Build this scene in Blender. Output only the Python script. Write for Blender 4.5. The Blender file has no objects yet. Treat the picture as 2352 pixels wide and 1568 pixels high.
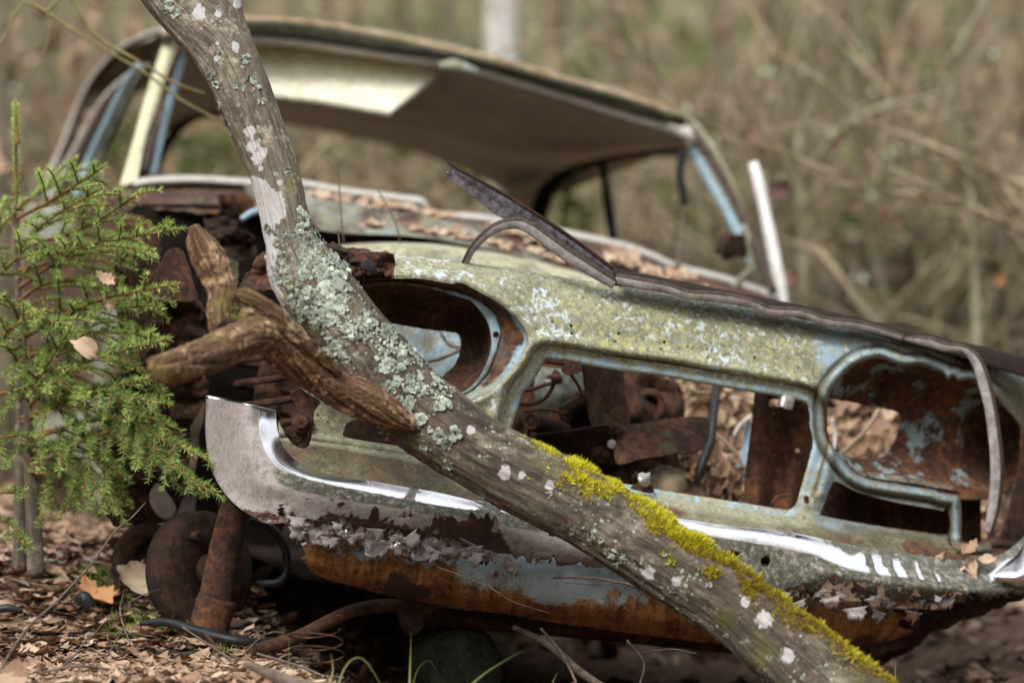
import bpy, math, random
import numpy as np
from mathutils import Vector
R = math.radians
rng = np.random.default_rng(7)
random.seed(7)
scene = bpy.context.scene
# ------------------------------------------------------------------ camera, sky, sun, exposure
CAM = np.array([0.0, 0.0, 0.71]); PITCH = R(1.195); FPX = 8820.0
cd = bpy.data.cameras.new('camera'); cam = bpy.data.objects.new('camera', cd)
scene.collection.objects.link(cam); scene.camera = cam
cam.location = CAM; cam.rotation_euler = (R(90) - PITCH, 0, 0)
cd.sensor_width = 36; cd.lens = 135; cd.clip_start = 0.1; cd.clip_end = 500
cd.dof.use_dof = True; cd.dof.focus_distance = 6.78; cd.dof.aperture_fstop = 2.2
SUN_EL, SUN_AZ = 42, 205          # high, behind the camera and a little to its left
w = bpy.data.worlds.new('World'); scene.world = w; w.use_nodes = True
wn = w.node_tree; wn.nodes.clear()
wo = wn.nodes.new('ShaderNodeOutputWorld'); bg = wn.nodes.new('ShaderNodeBackground')
sk = wn.nodes.new('ShaderNodeTexSky'); sk.sky_type = 'NISHITA'; sk.sun_disc = False
sk.sun_elevation = R(SUN_EL); sk.sun_rotation = R(SUN_AZ); sk.dust_density = 3.0; sk.air_density = 1.0
hs = wn.nodes.new('ShaderNodeHueSaturation'); hs.inputs['Saturation'].default_value = 0.30
wn.links.new(sk.outputs[0], hs.inputs['Color'])
ov = wn.nodes.new('ShaderNodeMix'); ov.data_type = 'RGBA'; ov.inputs[0].default_value = .6      # thin even cloud over the blue
ov.inputs[7].default_value = (6.2, 6.35, 6.75, 1); wn.links.new(hs.outputs[0], ov.inputs[6]); wn.links.new(ov.outputs[2], bg.inputs['Color'])
bg.inputs['Strength'].default_value = 0.13
wn.links.new(bg.outputs[0], wo.inputs['Surface'])
sd = bpy.data.lights.new('sun', 'SUN'); sd.energy = 1.5; sd.angle = R(14); sd.color = (1.0, 0.965, 0.90)
so = bpy.data.objects.new('sun', sd); scene.collection.objects.link(so)
_a = R(SUN_AZ)
so.rotation_euler = Vector((-math.sin(_a) * math.cos(R(SUN_EL)), -math.cos(_a) * math.cos(R(SUN_EL)), -math.sin(R(SUN_EL)))).to_track_quat('-Z', 'Y').to_euler()
so.location = (-3, -4, 9)
vs = scene.view_settings; vs.view_transform = 'Standard'; vs.look = 'None'; vs.gamma = 1; vs.exposure = 1.12
scene.render.engine = 'CYCLES'
scene.cycles.use_denoising = True
scene.cycles.max_bounces = 6

# ------------------------------------------------------------------ space helpers
FW = np.array([0, math.cos(PITCH), -math.sin(PITCH)]); UP = np.array([0, math.sin(PITCH), math.cos(PITCH)]); RT = np.array([1.0, 0, 0])
def ray(u, v):
    u = np.asarray(u, float); v = np.asarray(v, float)
    return FW + RT * ((u - 1176) / FPX)[..., None] + UP * ((784 - v) / FPX)[..., None]
def D(u, v, d):                       # point seen at (u, v), d metres ahead
    return CAM + ray(u, v) * np.asarray(d, float)[..., None]
TH = R(20)
NRM = np.array([math.sin(TH), -math.cos(TH), 0.0])      # the way the car faces
P0 = D(1176, 900, 7.0)
def F(u, v, off):                     # point on the plane 'off' metres behind the car's front
    r = ray(u, v); off = np.asarray(off, float)
    t = ((P0 - CAM) @ NRM - off) / (r @ NRM)
    return CAM + r * t[..., None]
def FA(a):
    a = np.asarray(a, float); return F(a[..., 0], a[..., 1], a[..., 2])
def DA(a):
    a = np.asarray(a, float); return D(a[..., 0], a[..., 1], a[..., 2])
def sm(a, b, x):
    t = np.clip((np.asarray(x, float) - a) / (b - a), 0, 1); return t * t * (3 - 2 * t)
_perm = np.random.default_rng(3).random((64, 64, 64))
def vnoise(p):
    p = np.asarray(p, float); i = np.floor(p).astype(int); f = p - i; f = f * f * (3 - 2 * f)
    o = 0
    for a in (0, 1):
        for b in (0, 1):
            for c in (0, 1):
                wgt = (f[..., 0] if a else 1 - f[..., 0]) * (f[..., 1] if b else 1 - f[..., 1]) * (f[..., 2] if c else 1 - f[..., 2])
                o = o + wgt * _perm[(i[..., 0] + a) % 64, (i[..., 1] + b) % 64, (i[..., 2] + c) % 64]
    return o * 2 - 1
def fbm(p, s=1.0, o=4, g=0.5):
    r = 0; a = 1; t = 0
    for k in range(o):
        r = r + a * vnoise(np.asarray(p) * s + 17.3 * k); t += a; a *= g; s *= 2.03
    return r / t
def n2(u, v, s, o=4, z=0.0):
    u = np.asarray(u, float); v = np.asarray(v, float)
    return fbm(np.stack([u, v, np.full_like(u, z)], -1), s, o)
def catmull(p, n, closed=False):
    p = np.asarray(p, float); m = len(p)
    if closed: q = np.vstack([p[-1], p, p[0], p[1]]); segs = m
    else: q = np.vstack([2 * p[0] - p[1], p, 2 * p[-1] - p[-2]]); segs = m - 1
    # even spacing along the polyline
    d = np.linalg.norm(np.diff(np.vstack([p, p[:1]]) if closed else p, axis=0), axis=1) + 1e-9
    c = np.concatenate([[0], np.cumsum(d)])
    t = np.linspace(0, c[-1], n, endpoint=not closed)
    i = np.clip(np.searchsorted(c, t, side='right') - 1, 0, segs - 1); f = ((t - c[i]) / d[i])[:, None]
    a, b, cc, e = q[i], q[i + 1], q[i + 2], q[i + 3]
    return 0.5 * (2 * b + (cc - a) * f + (2 * a - 5 * b + 4 * cc - e) * f ** 2 + (3 * b - a - 3 * cc + e) * f ** 3)
def catmull_i(p, n):                  # even spacing by index, along axis 0
    p = np.asarray(p, float); m = len(p); q = np.concatenate([2 * p[:1] - p[1:2], p, 2 * p[-1:] - p[-2:-1]])
    t = np.linspace(0, m - 1, n); i = np.clip(t.astype(int), 0, m - 2)
    f = (t - i).reshape((-1,) + (1,) * (p.ndim - 1))
    a, b, c, e = q[i], q[i + 1], q[i + 2], q[i + 3]
    return 0.5 * (2 * b + (c - a) * f + (2 * a - 5 * b + 4 * c - e) * f ** 2 + (3 * b - a - 3 * c + e) * f ** 3)

# ------------------------------------------------------------------ objects
def tag(o, label=None, cat=None, group=None, kind=None):
    if label: o['label'] = label
    if cat: o['category'] = cat
    if group: o['group'] = group
    if kind: o['kind'] = kind
    return o
def thing(name, loc, label, cat, group=None):
    o = bpy.data.objects.new(name, None); scene.collection.objects.link(o)
    o.empty_display_size = 0.1; o.location = tuple(loc)
    return tag(o, label, cat, group)
class MB:
    def __init__(s): s.v = []; s.q = []; s.t = []; s.qm = []; s.tm = []; s.at = {}; s.n = 0
    def add(s, v, faces, mi=0, **at):
        v = np.asarray(v, float).reshape(-1, 3); k = len(v)
        for f in (faces if isinstance(faces, list) else [faces]):
            f = np.asarray(f, int)
            if f.size == 0: continue
            (s.q if f.shape[1] == 4 else s.t).append(f + s.n); (s.qm if f.shape[1] == 4 else s.tm).append(np.full(len(f), mi))
        for nme, val in at.items():
            s.at.setdefault(nme, []).append((s.n, np.broadcast_to(np.asarray(val, float).reshape(-1) if np.ndim(val) else np.asarray([val], float), (k,)).copy()))
        s.v.append(v); s.n += k; return s
    def build(s, name, mats, parent=None, smooth=True, solid=0, org=None):
        v = np.vstack(s.v)
        if parent is not None:                                   # parents are empties or meshes whose world matrix is a pure move
            L = np.zeros(3); p = parent
            while p is not None: L += np.array(p.location); p = p.parent
            v = v - L
        elif org is not None: v = v - np.asarray(org)
        q = np.vstack(s.q) if s.q else np.zeros((0, 4), int); t = np.vstack(s.t) if s.t else np.zeros((0, 3), int)
        me = bpy.data.meshes.new(name); me.vertices.add(len(v)); me.vertices.foreach_set('co', v.ravel().astype(np.float32))
        nl = q.size + t.size; me.loops.add(nl); me.loops.foreach_set('vertex_index', np.concatenate([q.ravel(), t.ravel()]).astype(np.int32))
        np_ = len(q) + len(t); me.polygons.add(np_)
        me.polygons.foreach_set('loop_start', np.concatenate([np.arange(len(q)) * 4, q.size + np.arange(len(t)) * 3]).astype(np.int32))
        mi = np.concatenate(s.qm + s.tm) if (s.qm or s.tm) else np.zeros(0)
        me.polygons.foreach_set('material_index', mi.astype(np.int32))
        me.update(calc_edges=True); me.validate()
        if smooth: me.polygons.foreach_set('use_smooth', np.ones(len(me.polygons), bool))
        for nme, L in s.at.items():
            a = me.attributes.new(nme, 'FLOAT', 'POINT'); arr = np.zeros(len(v), np.float32)
            for st, val in L: arr[st:st + len(val)] = val
            a.data.foreach_set('value', arr)
        for m in (mats if isinstance(mats, (list, tuple)) else [mats]): me.materials.append(m)
        o = bpy.data.objects.new(name, me); scene.collection.objects.link(o)
        if parent is not None: o.parent = parent
        elif org is not None: o.location = tuple(org)
        if solid:
            md = o.modifiers.new('sheet', 'SOLIDIFY'); md.thickness = solid; md.offset = -1
        return o
def grid_faces(n, m, wrap=False):
    i = np.arange(n - 1)[:, None]; j = np.arange(m if wrap else m - 1)[None, :]; j2 = (j + 1) % m
    return np.stack([i * m + j, i * m + j2, (i + 1) * m + j2, (i + 1) * m + j], -1).reshape(-1, 4)
def frames(c):
    t = np.gradient(c, axis=0); t /= np.linalg.norm(t, axis=1)[:, None] + 1e-12
    nrm = np.zeros_like(c); a = np.array([0, -1.0, 0.12])
    x = a - t[0] * (a @ t[0])
    if np.linalg.norm(x) < .2: x = np.array([1.0, 0, 0]) - t[0] * t[0][0]
    nrm[0] = x / np.linalg.norm(x)
    for i in range(1, len(c)):
        x = nrm[i - 1] - t[i] * (nrm[i - 1] @ t[i]); nrm[i] = x / np.linalg.norm(x)
    return t, nrm, np.cross(t, nrm)
def tube(pts, rad, n=24, seg=10, cap=True, rough=0.0, rs=30.0, flat=1.0, rad_fn=None, arc=True):
    """round tube through world points; returns verts, faces, attributes along (metres) and around (0..1)"""
    pr = np.concatenate([np.asarray(pts, float), np.broadcast_to(np.asarray(rad, float).reshape(-1, 1) if np.ndim(rad) else np.full((len(pts), 1), rad), (len(pts), 1))], 1)
    q = catmull(pr, n) if arc else catmull_i(pr, n)
    c, r = q[:, :3], np.maximum(q[:, 3], 1e-5); t, a, b = frames(c)
    th = np.linspace(0, 2 * np.pi, seg, endpoint=False)
    dirs = a[:, None] * np.cos(th)[None, :, None] * flat + b[:, None] * np.sin(th)[None, :, None]
    v = c[:, None] + dirs * r[:, None, None]
    if rough: v = v + dirs * (r[:, None] * rough * fbm(v, rs, 3))[..., None]
    al = np.concatenate([[0], np.cumsum(np.linalg.norm(np.diff(c, axis=0), axis=1))])
    along = np.repeat(al, seg); around = np.tile(th / (2 * np.pi), n)
    if rad_fn is not None: v = v + dirs * rad_fn(v, al[:, None] + 0 * th, th[None] + 0 * al[:, None])[..., None]
    v = v.reshape(-1, 3); f = [grid_faces(n, seg, True)]
    if cap:
        k = len(v); v = np.vstack([v, c[0] - t[0] * r[0] * .15, c[-1] + t[-1] * r[-1] * .15]); j = np.arange(seg); j2 = (j + 1) % seg
        f.append(np.concatenate([np.stack([np.full(seg, k), j2, j], 1), np.stack([np.full(seg, k + 1), (n - 1) * seg + j, (n - 1) * seg + j2], 1)]))
        along = np.append(along, [0, al[-1]]); around = np.append(around, [0, 0])
    return v, f, along, around
def loft(rails, n, m, fn=FA):
    """rails: lists of (u, v, off), each resampled to n points by length; m points across"""
    W = np.stack([catmull(r, n) for r in rails])          # in (u,v,off) space
    G = catmull_i(W, m)                                   # m x n x 3
    return G, fn(G)
def norm(v): return v / (np.linalg.norm(v, axis=-1, keepdims=True) + 1e-12)
def keep_faces(f, mask):              # faces all of whose corners are kept
    return f[mask.ravel()[f].all(1)]
def stamp(tv, tf, pos, X, Y, Z):
    """copies of a template: pos (K,3), axes X,Y,Z (K,3) already scaled"""
    K, n = len(pos), len(tv)
    v = pos[:, None] + tv[None, :, :1] * X[:, None] + tv[None, :, 1:2] * Y[:, None] + tv[None, :, 2:] * Z[:, None]
    f = [(np.asarray(g)[None] + (np.arange(K) * n)[:, None, None]).reshape(-1, np.asarray(g).shape[1]) for g in tf]
    return v.reshape(-1, 3), f
# signed distance to a closed polygon in px, negative inside
def sdf(U, V, poly, smooth=True, n=None):
    P = np.asarray(poly, float)
    if smooth: P = catmull(P, n or max(60, len(P) * 4), True)
    sh = U.shape; u = U.ravel(); v = V.ravel(); d = np.full(u.shape, 1e9); ins = np.zeros(u.shape, bool)
    for a, b in zip(P, np.roll(P, -1, 0)):
        e = b - a; L = e @ e + 1e-9
        t = np.clip(((u - a[0]) * e[0] + (v - a[1]) * e[1]) / L, 0, 1)
        d = np.minimum(d, (u - a[0] - t * e[0]) ** 2 + (v - a[1] - t * e[1]) ** 2)
        if a[1] != b[1]:
            c = ((a[1] > v) != (b[1] > v)); ins ^= c & (u < a[0] + (v - a[1]) / (b[1] - a[1]) * e[0])
    return (np.where(ins, -1, 1) * np.sqrt(d)).reshape(sh)
def sheet(box, step, S_fn, off_fn, proj=F):
    """cut sheet: S_fn(U,V)->(S, extra), material where S<0; off_fn(U,V,extra)->offset; edge vertices snap onto the outline"""
    us = np.arange(box[0], box[2] + step, step); vs_ = np.arange(box[1], box[3] + step, step)
    U, V = np.meshgrid(us, vs_); S, ex = S_fn(U, V)
    gv, gu = np.gradient(S, step); g2 = gu ** 2 + gv ** 2 + 1e-6
    ins = S < 0; nr, nc = U.shape; f = grid_faces(nr, nc); m = ins.ravel()
    f = f[m[f].any(1)]
    mv = (~ins) & (S < 2.2 * step); k = np.where(mv, S / g2, 0)
    k = np.clip(k, -2 * step, 2 * step)
    U2 = U - gu * k; V2 = V - gv * k
    _, ex = S_fn(U2, V2)
    off = off_fn(U2, V2, ex); P = proj(U2, V2, off).reshape(-1, 3)
    used = np.unique(f); mp = np.full(nr * nc, -1); mp[used] = np.arange(len(used))
    return P[used], mp[f], U2.ravel()[used], V2.ravel()[used], {k2: v2.ravel()[used] for k2, v2 in ex.items()}

# ------------------------------------------------------------------ procedural materials
class MT:
    def __init__(s, name):
        s.m = bpy.data.materials.new(name); s.m.use_nodes = True; s.t = s.m.node_tree; s.t.nodes.clear()
        s.o = s.t.nodes.new('ShaderNodeOutputMaterial'); s.b = s.t.nodes.new('ShaderNodeBsdfPrincipled')
        s.t.links.new(s.b.outputs[0], s.o.inputs['Surface'])
        s.P = s.t.nodes.new('ShaderNodeTexCoord').outputs['Object']
    def put(s, sock, val):
        if hasattr(val, 'is_output'): s.t.links.new(val, sock)
        elif isinstance(val, (tuple, list)) and len(val) == 3 and sock.type == 'RGBA': sock.default_value = (*val, 1)
        else: sock.default_value = val
    def set(s, **k):
        for a, b in k.items(): s.put(s.b.inputs[a.replace('_', ' ')], b)
        return s
    def noise(s, sc, det=5, ro=.6, vec=None, dist=0, out=0):
        n = s.t.nodes.new('ShaderNodeTexNoise'); s.put(n.inputs['Vector'], vec or s.P)
        n.inputs['Scale'].default_value = sc; n.inputs['Detail'].default_value = det; n.inputs['Roughness'].default_value = ro; n.inputs['Distortion'].default_value = dist
        return n.outputs[out]
    def voro(s, sc, vec=None, feat='F1', out='Distance', rand=1):
        n = s.t.nodes.new('ShaderNodeTexVoronoi'); n.feature = feat; s.put(n.inputs['Vector'], vec or s.P)
        n.inputs['Scale'].default_value = sc; n.inputs['Randomness'].default_value = rand
        return n.outputs[out]
    def math(s, op, a, b=0.0, c=None, clamp=False):
        n = s.t.nodes.new('ShaderNodeMath'); n.operation = op; n.use_clamp = clamp; s.put(n.inputs[0], a); s.put(n.inputs[1], b)
        if c is not None: s.put(n.inputs[2], c)
        return n.outputs[0]
    def rng(s, x, a, b, c=0.0, d=1.0):
        n = s.t.nodes.new('ShaderNodeMapRange'); n.interpolation_type = 'SMOOTHSTEP'; s.put(n.inputs[0], x)
        for i, q in enumerate((a, b, c, d)): s.put(n.inputs[1 + i], q)
        return n.outputs[0]
    def ramp(s, x, *st):
        n = s.t.nodes.new('ShaderNodeValToRGB'); e = n.color_ramp.elements
        while len(e) < len(st): e.new(0.5)
        for q, (p, c) in zip(e, st): q.position = p; q.color = (*c, 1)
        s.put(n.inputs[0], x); return n.outputs[0]
    def mix(s, f, a, b, mode='MIX'):
        n = s.t.nodes.new('ShaderNodeMix'); n.data_type = 'RGBA'; n.blend_type = mode
        s.put(n.inputs[0], f); s.put(n.inputs[6], a); s.put(n.inputs[7], b); return n.outputs[2]
    def at(s, name):
        n = s.t.nodes.new('ShaderNodeAttribute'); n.attribute_name = name; return n.outputs['Fac']
    def scale(s, x, y, z, vec=None):
        n = s.t.nodes.new('ShaderNodeMapping'); s.put(n.inputs[0], vec or s.P); n.inputs['Scale'].default_value = (x, y, z); return n.outputs[0]
    def xyz(s, x, y, z):
        n = s.t.nodes.new('ShaderNodeCombineXYZ')
        for i, q in enumerate((x, y, z)): s.put(n.inputs[i], q)
        return n.outputs[0]
    def warp(s, amt, sc):
        n = s.t.nodes.new('ShaderNodeVectorMath'); n.operation = 'MULTIPLY_ADD'
        q = s.t.nodes.new('ShaderNodeTexNoise'); s.put(q.inputs['Vector'], s.P); q.inputs['Scale'].default_value = sc; q.inputs['Detail'].default_value = 3
        s.put(n.inputs[0], q.outputs['Color']); n.inputs[1].default_value = (amt,) * 3; s.put(n.inputs[2], s.P); return n.outputs[0]
    def bump(s, h, dist=.001, st=.6):
        n = s.t.nodes.new('ShaderNodeBump'); n.inputs['Strength'].default_value = st; n.inputs['Distance'].default_value = dist
        s.put(n.inputs['Height'], h); s.put(s.b.inputs['Normal'], n.outputs[0]); return s
    def sum(s, *terms):               # (weight, socket) pairs
        r = None
        for wgt, x in terms:
            y = s.math('MULTIPLY', x, wgt); r = y if r is None else s.math('ADD', r, y)
        return r
M = {}
RUST = ((.0, (.014, .008, .006)), (.35, (.045, .022, .014)), (.6, (.095, .042, .022)), (.85, (.19, .078, .028)), (1, (.30, .14, .055)))
def rust_col(m, lo=0.0, hi=1.0, tone=0.0):
    a = m.sum((.45, m.noise(14, 6, .65)), (.55, m.noise(70, 8, .7)))
    return m.ramp(m.rng(a, .5 - .20 + tone, .5 + .22 + tone, lo, hi), *RUST)
def mk_paint(name, lichen=1.0, grime=0.0, rust=0.0, blue=(.30, .42, .49), dark=1.0):
    """old pale blue car paint: grime film, chips, crustose lichens, rust where the attribute 'rust' says the sheet is worn"""
    m = MT(name); wv = m.warp(.012, 60)
    base = m.mix(m.noise(9, 4), tuple(c * .88 for c in blue), tuple(min(1, c * 1.1) for c in blue))
    fine = m.noise(210, 6, .75); mid = m.noise(46, 7, .7); big = m.noise(7, 4, .6); gr = m.noise(120, 5, .7)
    g = m.math('ADD', m.sum((.75, mid), (.55, gr), (.5, big), (.9, m.at('grime'))), grime)
    gm = m.rng(g, .84, 1.02)
    gcol = m.ramp(m.sum((.55, gr), (.25, fine), (.2, m.noise(16, 3))), (.35, (.06, .058, .035)), (.45, (.175, .165, .095)), (.54, (.30, .28, .16)), (.66, (.42, .42, .33)))
    c = m.mix(m.math('MULTIPLY', gm, .92), base, gcol)
    patch = m.rng(m.noise(6, 4), .40, .58)
    for sc, r0, col, th in ((44, .9, (.45, .43, .17), .46), (80, .85, (.50, .48, .22), .38), (30, .6, (.52, .56, .52), .62), (110, .9, (.50, .50, .22), .45), (62, .8, (.58, .66, .69), .58), (95, .9, (.56, .64, .66), .52)):
        d = m.voro(sc, wv); rn = m.voro(sc, wv, out='Color')
        rad = m.math('MULTIPLY', m.math('SUBTRACT', rn, th, clamp=True), r0)
        dd = m.math('ADD', d, m.math('MULTIPLY', m.math('SUBTRACT', gr, .5), .55))
        spot = m.rng(m.math('SUBTRACT', rad, dd), -.06, .06)
        spot = m.math('MULTIPLY', spot, m.math('MULTIPLY', m.math('MULTIPLY_ADD', patch, .65, .35), m.math('MULTIPLY', m.at('lich'), lichen), clamp=True))
        c = m.mix(m.math('MULTIPLY', spot, .9), c, m.mix(fine, tuple(q * .66 for q in col), col))
    chip = m.math('MULTIPLY', m.rng(m.sum((.70, m.noise(60, 7, .7, out=0, dist=.5)), (.30, m.noise(9, 3))), .545, .58), m.at('lich'))
    c = m.mix(m.math('MULTIPLY', chip, .85), c, (.52, .60, .63))
    speck = m.math('MULTIPLY', m.rng(m.voro(150), .24, .10), m.rng(m.noise(13, 4), .42, .58)); c = m.mix(m.math('MULTIPLY', speck, .6), c, (.035, .033, .02))
    rn = m.math('ADD', m.sum((1.0, m.at('rust')), (.5, m.noise(60, 8, .72)), (.35, m.noise(11, 5))), rust - .42)
    dn = m.math('ADD', m.math('MULTIPLY', m.at('dirt'), 1.0), m.sum((.55, m.noise(24, 7, .7)), (.45, gr)))
    c = m.mix(m.math('MULTIPLY', m.rng(dn, .62, 1.12), .93), c, m.ramp(m.sum((.5, gr), (.5, m.noise(30, 5))), (.36, (.030, .026, .014)), (.5, (.095, .080, .045)), (.64, (.17, .15, .085))))
    pit = m.math('MULTIPLY', m.rng(m.voro(58, wv), .22, .10), m.rng(m.noise(8, 4), .46, .60))
    rm = m.math('MAXIMUM', m.rng(rn, .42, .62), m.math('MULTIPLY', pit, .8)); c = m.mix(rm, c, rust_col(m))
    m.set(Base_Color=c, Roughness=m.rng(gm, 0, 1, .5, .85), Specular_IOR_Level=.35)
    m.bump(m.sum((.5, fine), (.6, gm), (1.0, rm), (.5, m.noise(150, 4))), .0012, .55); M[name] = m.m
mk_paint('paint', 1.0, 0.10)
mk_paint('paint_clean', .25, -.16)
mk_paint('paint_rusty', .25, 0.02, .26)
mk_paint('paint_far', .5, 0.05, .10)
mk_paint('paint_yellow', .9, 0.02, .0, (.52, .49, .32))
def mk_rust(name, tone=0.0, moss=0.0, blue=0.0, rough=.9):
    m = MT(name); c = rust_col(m, 0, .95, tone)
    c = m.mix(m.math('MULTIPLY', m.rng(m.noise(230, 4, .7), .60, .72), .55), c, (.20, .085, .03))
    if blue: c = m.mix(m.rng(m.math('ADD', m.noise(13, 6, .6), m.math('MULTIPLY', m.noise(90, 5), .25)), .70 - blue, .80 - blue), c, (.23, .29, .29))
    if moss: c = m.mix(m.rng(m.noise(18, 7, .7), .62 - moss, .75 - moss), c, m.mix(m.noise(160), (.05, .05, .02), (.14, .13, .05)))
    m.set(Base_Color=c, Roughness=rough, Specular_IOR_Level=.25); m.bump(m.sum((1, m.noise(260, 6, .7)), (1.5, m.noise(45, 5))), .002, .8); M[name] = m.m
mk_rust('rust', .02); mk_rust('rust_dark', .08); mk_rust('rust_black', .2); mk_rust('rust_mossy', .0, .10); mk_rust('rust_blue', -.03, 0, .05); mk_rust('rust_tan', -.02, .03, .0)
def mk_chrome():
    m = MT('chrome'); al = m.at('algae'); ru = m.at('rust'); wn_ = m.noise(30, 6, .65); f = m.noise(350, 5, .7)
    c = m.mix(m.noise(14), (.74, .73, .72), (.86, .86, .86))
    gr = m.noise(120, 6, .75); md = m.noise(34, 7, .7)
    veil = m.rng(m.sum((.45, md), (.55, gr), (.62, m.at('veil'))), .46, .74)      # dulled, pitted film
    c = m.mix(m.math('MULTIPLY', veil, .93), c, m.ramp(m.sum((.4, m.noise(60, 6, .7)), (.35, gr), (.25, m.noise(6, 3))), (.38, (.10, .078, .064)), (.48, (.20, .165, .147)), (.58, (.275, .24, .222)), (.7, (.42, .39, .375))))
    am = m.rng(m.math('ADD', m.sum((1, al), (.55, wn_), (.6, gr)), -.6), .28, .46)
    c = m.mix(m.math('MULTIPLY', am, .95), c, m.ramp(m.sum((.55, gr), (.45, m.noise(70, 5))), (.40, (.022, .026, .013)), (.5, (.068, .064, .042)), (.57, (.18, .168, .13)), (.66, (.46, .46, .43))))
    rm = m.rng(m.math('ADD', m.sum((1, ru), (.55, m.noise(48, 7, .72)), (.35, gr)), -.45), .40, .58)
    c = m.mix(rm, c, rust_col(m, .1, .9))
    cov = m.math('MAXIMUM', m.math('MAXIMUM', m.math('MULTIPLY', veil, .90), am), rm)
    m.set(Base_Color=c, Metallic=m.rng(cov, 0, 1, 1, 0), Roughness=m.rng(cov, 0, .9, .17, .75))
    m.bump(m.sum((.6, gr), (1, am), (1.4, rm), (.5, wn_)), .0010, .6); M['chrome'] = m.m
mk_chrome()
def mk_valance():
    m = MT('valance_paint'); x = m.at('su'); y = m.at('sv')
    base = m.mix(m.noise(12), (.25, .30, .32), (.36, .41, .42))
    base = m.mix(m.rng(m.sum((.6, m.noise(20, 6)), (.4, m.noise(200, 4))), .50, .66), base, (.15, .14, .085))
    st = m.sum((.42, m.noise(1.0, 7, .72, m.xyz(m.math('MULTIPLY_ADD', y, 5.0, m.math('MULTIPLY', x, 44)), m.math('MULTIPLY', y, 7.0), 0.0))), (.42, m.noise(60, 7, .75)), (.2, m.noise(170, 4, .7)), (.75, m.at('rust')))
    rm = m.rng(st, .66, .80)
    c = m.mix(rm, base, m.ramp(m.sum((.35, m.noise(26, 6, .7)), (.3, m.noise(130, 5, .7)), (.35, m.noise(1.0, 6, .7, m.xyz(m.math('MULTIPLY_ADD', y, 6.0, m.math('MULTIPLY', x, 60)), m.math('MULTIPLY', y, 5), 2.0)))), (.40, (.04, .017, .010)), (.46, (.13, .052, .018)), (.52, (.26, .11, .032)), (.61, (.36, .23, .11))))
    c = m.mix(m.rng(m.math('ADD', m.at('rust'), m.sum((1.4, m.noise(40, 7, .75)),)), 1.95, 2.15), c, m.mix(m.noise(90), (.025, .012, .009), (.07, .028, .015)))
    m.set(Base_Color=c, Roughness=.7, Specular_IOR_Level=.35); m.bump(m.sum((1, rm), (.6, m.noise(180, 6))), .0012, .6); M['valance_paint'] = m.m
mk_valance()
def mk_bark(name, c1, c2, c3, white=1.0, ridge=26, alg=1.0):
    m = MT(name); x = m.at('along'); y = m.at('around')
    cx = m.math('COSINE', m.math('MULTIPLY', y, 6.2832)); sy = m.math('SINE', m.math('MULTIPLY', y, 6.2832))
    st = m.noise(1.0, 7, .68, m.xyz(m.math('MULTIPLY', x, ridge * .35), m.math('MULTIPLY', cx, 2.4), m.math('MULTIPLY', sy, 2.4)), dist=.5)
    stf = m.noise(1.0, 6, .7, m.xyz(m.math('MULTIPLY', x, ridge * 1.1), m.math('MULTIPLY', cx, 9), m.math('MULTIPLY', sy, 9)))
    f = m.noise(240, 6, .7); b = m.noise(11, 5)
    c = m.ramp(m.sum((.45, st), (.35, stf), (.2, f)), (.34, c1), (.5, c2), (.66, c3))
    c = m.mix(m.rng(m.sum((.5, b), (.5, m.noise(60, 6))), .50, .64), c, m.mix(f, tuple(q * .8 for q in c3), tuple(min(1, q * 1.35) for q in c3)))
    if alg: c = m.mix(m.math('MULTIPLY', m.math('MULTIPLY', m.rng(m.noise(19, 6, .65), .5, .66), .75), m.at('green'), clamp=True), c, m.mix(f, (.10, .10, .022), (.23, .22, .05)))
    if white:
        c = m.mix(m.at('old'), c, m.mix(m.rng(m.noise(26, 6, .7), .42, .6), m.mix(1.0, c, (.33, .32, .32), 'MULTIPLY'), m.mix(1.0, c, (.66, .63, .62), 'MULTIPLY')))
        d = m.voro(120, m.warp(.008, 90)); r = m.voro(120, m.warp(.008, 90), out='Color')
        s2 = m.rng(m.math('SUBTRACT', m.math('MULTIPLY', m.math('SUBTRACT', r, .38, clamp=True), .85), d), -.05, .05)
        c = m.mix(m.math('MULTIPLY', m.math('MULTIPLY', s2, m.rng(m.noise(11, 5, .65), .44, .56)), m.at('speck')), c, (.38, .42, .33))
        wm = m.rng(m.math('ADD', m.at('white'), m.math('MULTIPLY', m.math('SUBTRACT', m.sum((.5, m.noise(110, 6, .75)), (.5, f)), .5), 2.2)), .40, .72)
        c = m.mix(m.math('MULTIPLY', wm, .93), c, m.mix(m.sum((.6, f), (.4, m.noise(90, 4))), (.33, .31, .30), (.62, .60, .59)))
    m.set(Base_Color=c, Roughness=.9, Specular_IOR_Level=.2); m.bump(m.sum((1.6, st), (1.2, stf), (.5, f)), .005, .8); M[name] = m.m
mk_bark('bark', (.035, .025, .018), (.138, .112, .082), (.29, .255, .19))
mk_bark('deadwood', (.022, .013, .009), (.12, .065, .036), (.50, .35, .21), 0, 14, 1.0)
mk_bark('bark_far', (.11, .09, .06), (.19, .155, .105), (.28, .235, .17), 0, 12, 1.0)
def mk_simple(name, c1, c2, sc=40, rough=.8, spec=.3, bump=.001, metallic=0.0, tr=0.0, var=0.0):
    m = MT(name); c = m.mix(m.rng(m.sum((.6, m.noise(sc, 6, .65)), (.4, m.noise(sc * 6, 4, .7))), .35, .65), c1, c2)
    m.set(Base_Color=c, Roughness=rough, Specular_IOR_Level=spec, Metallic=metallic)
    if bump: m.bump(m.noise(sc * 3, 5, .7), bump, .6)
    M[name] = m.m
mk_simple('rubber', (.17, .15, .145), (.40, .36, .355), 55, .5, .45)  # face lightened in colour for the seal's highlight
mk_simple('rubber_top', (.030, .022, .018), (.095, .068, .052), 70, .85, .2)
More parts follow.
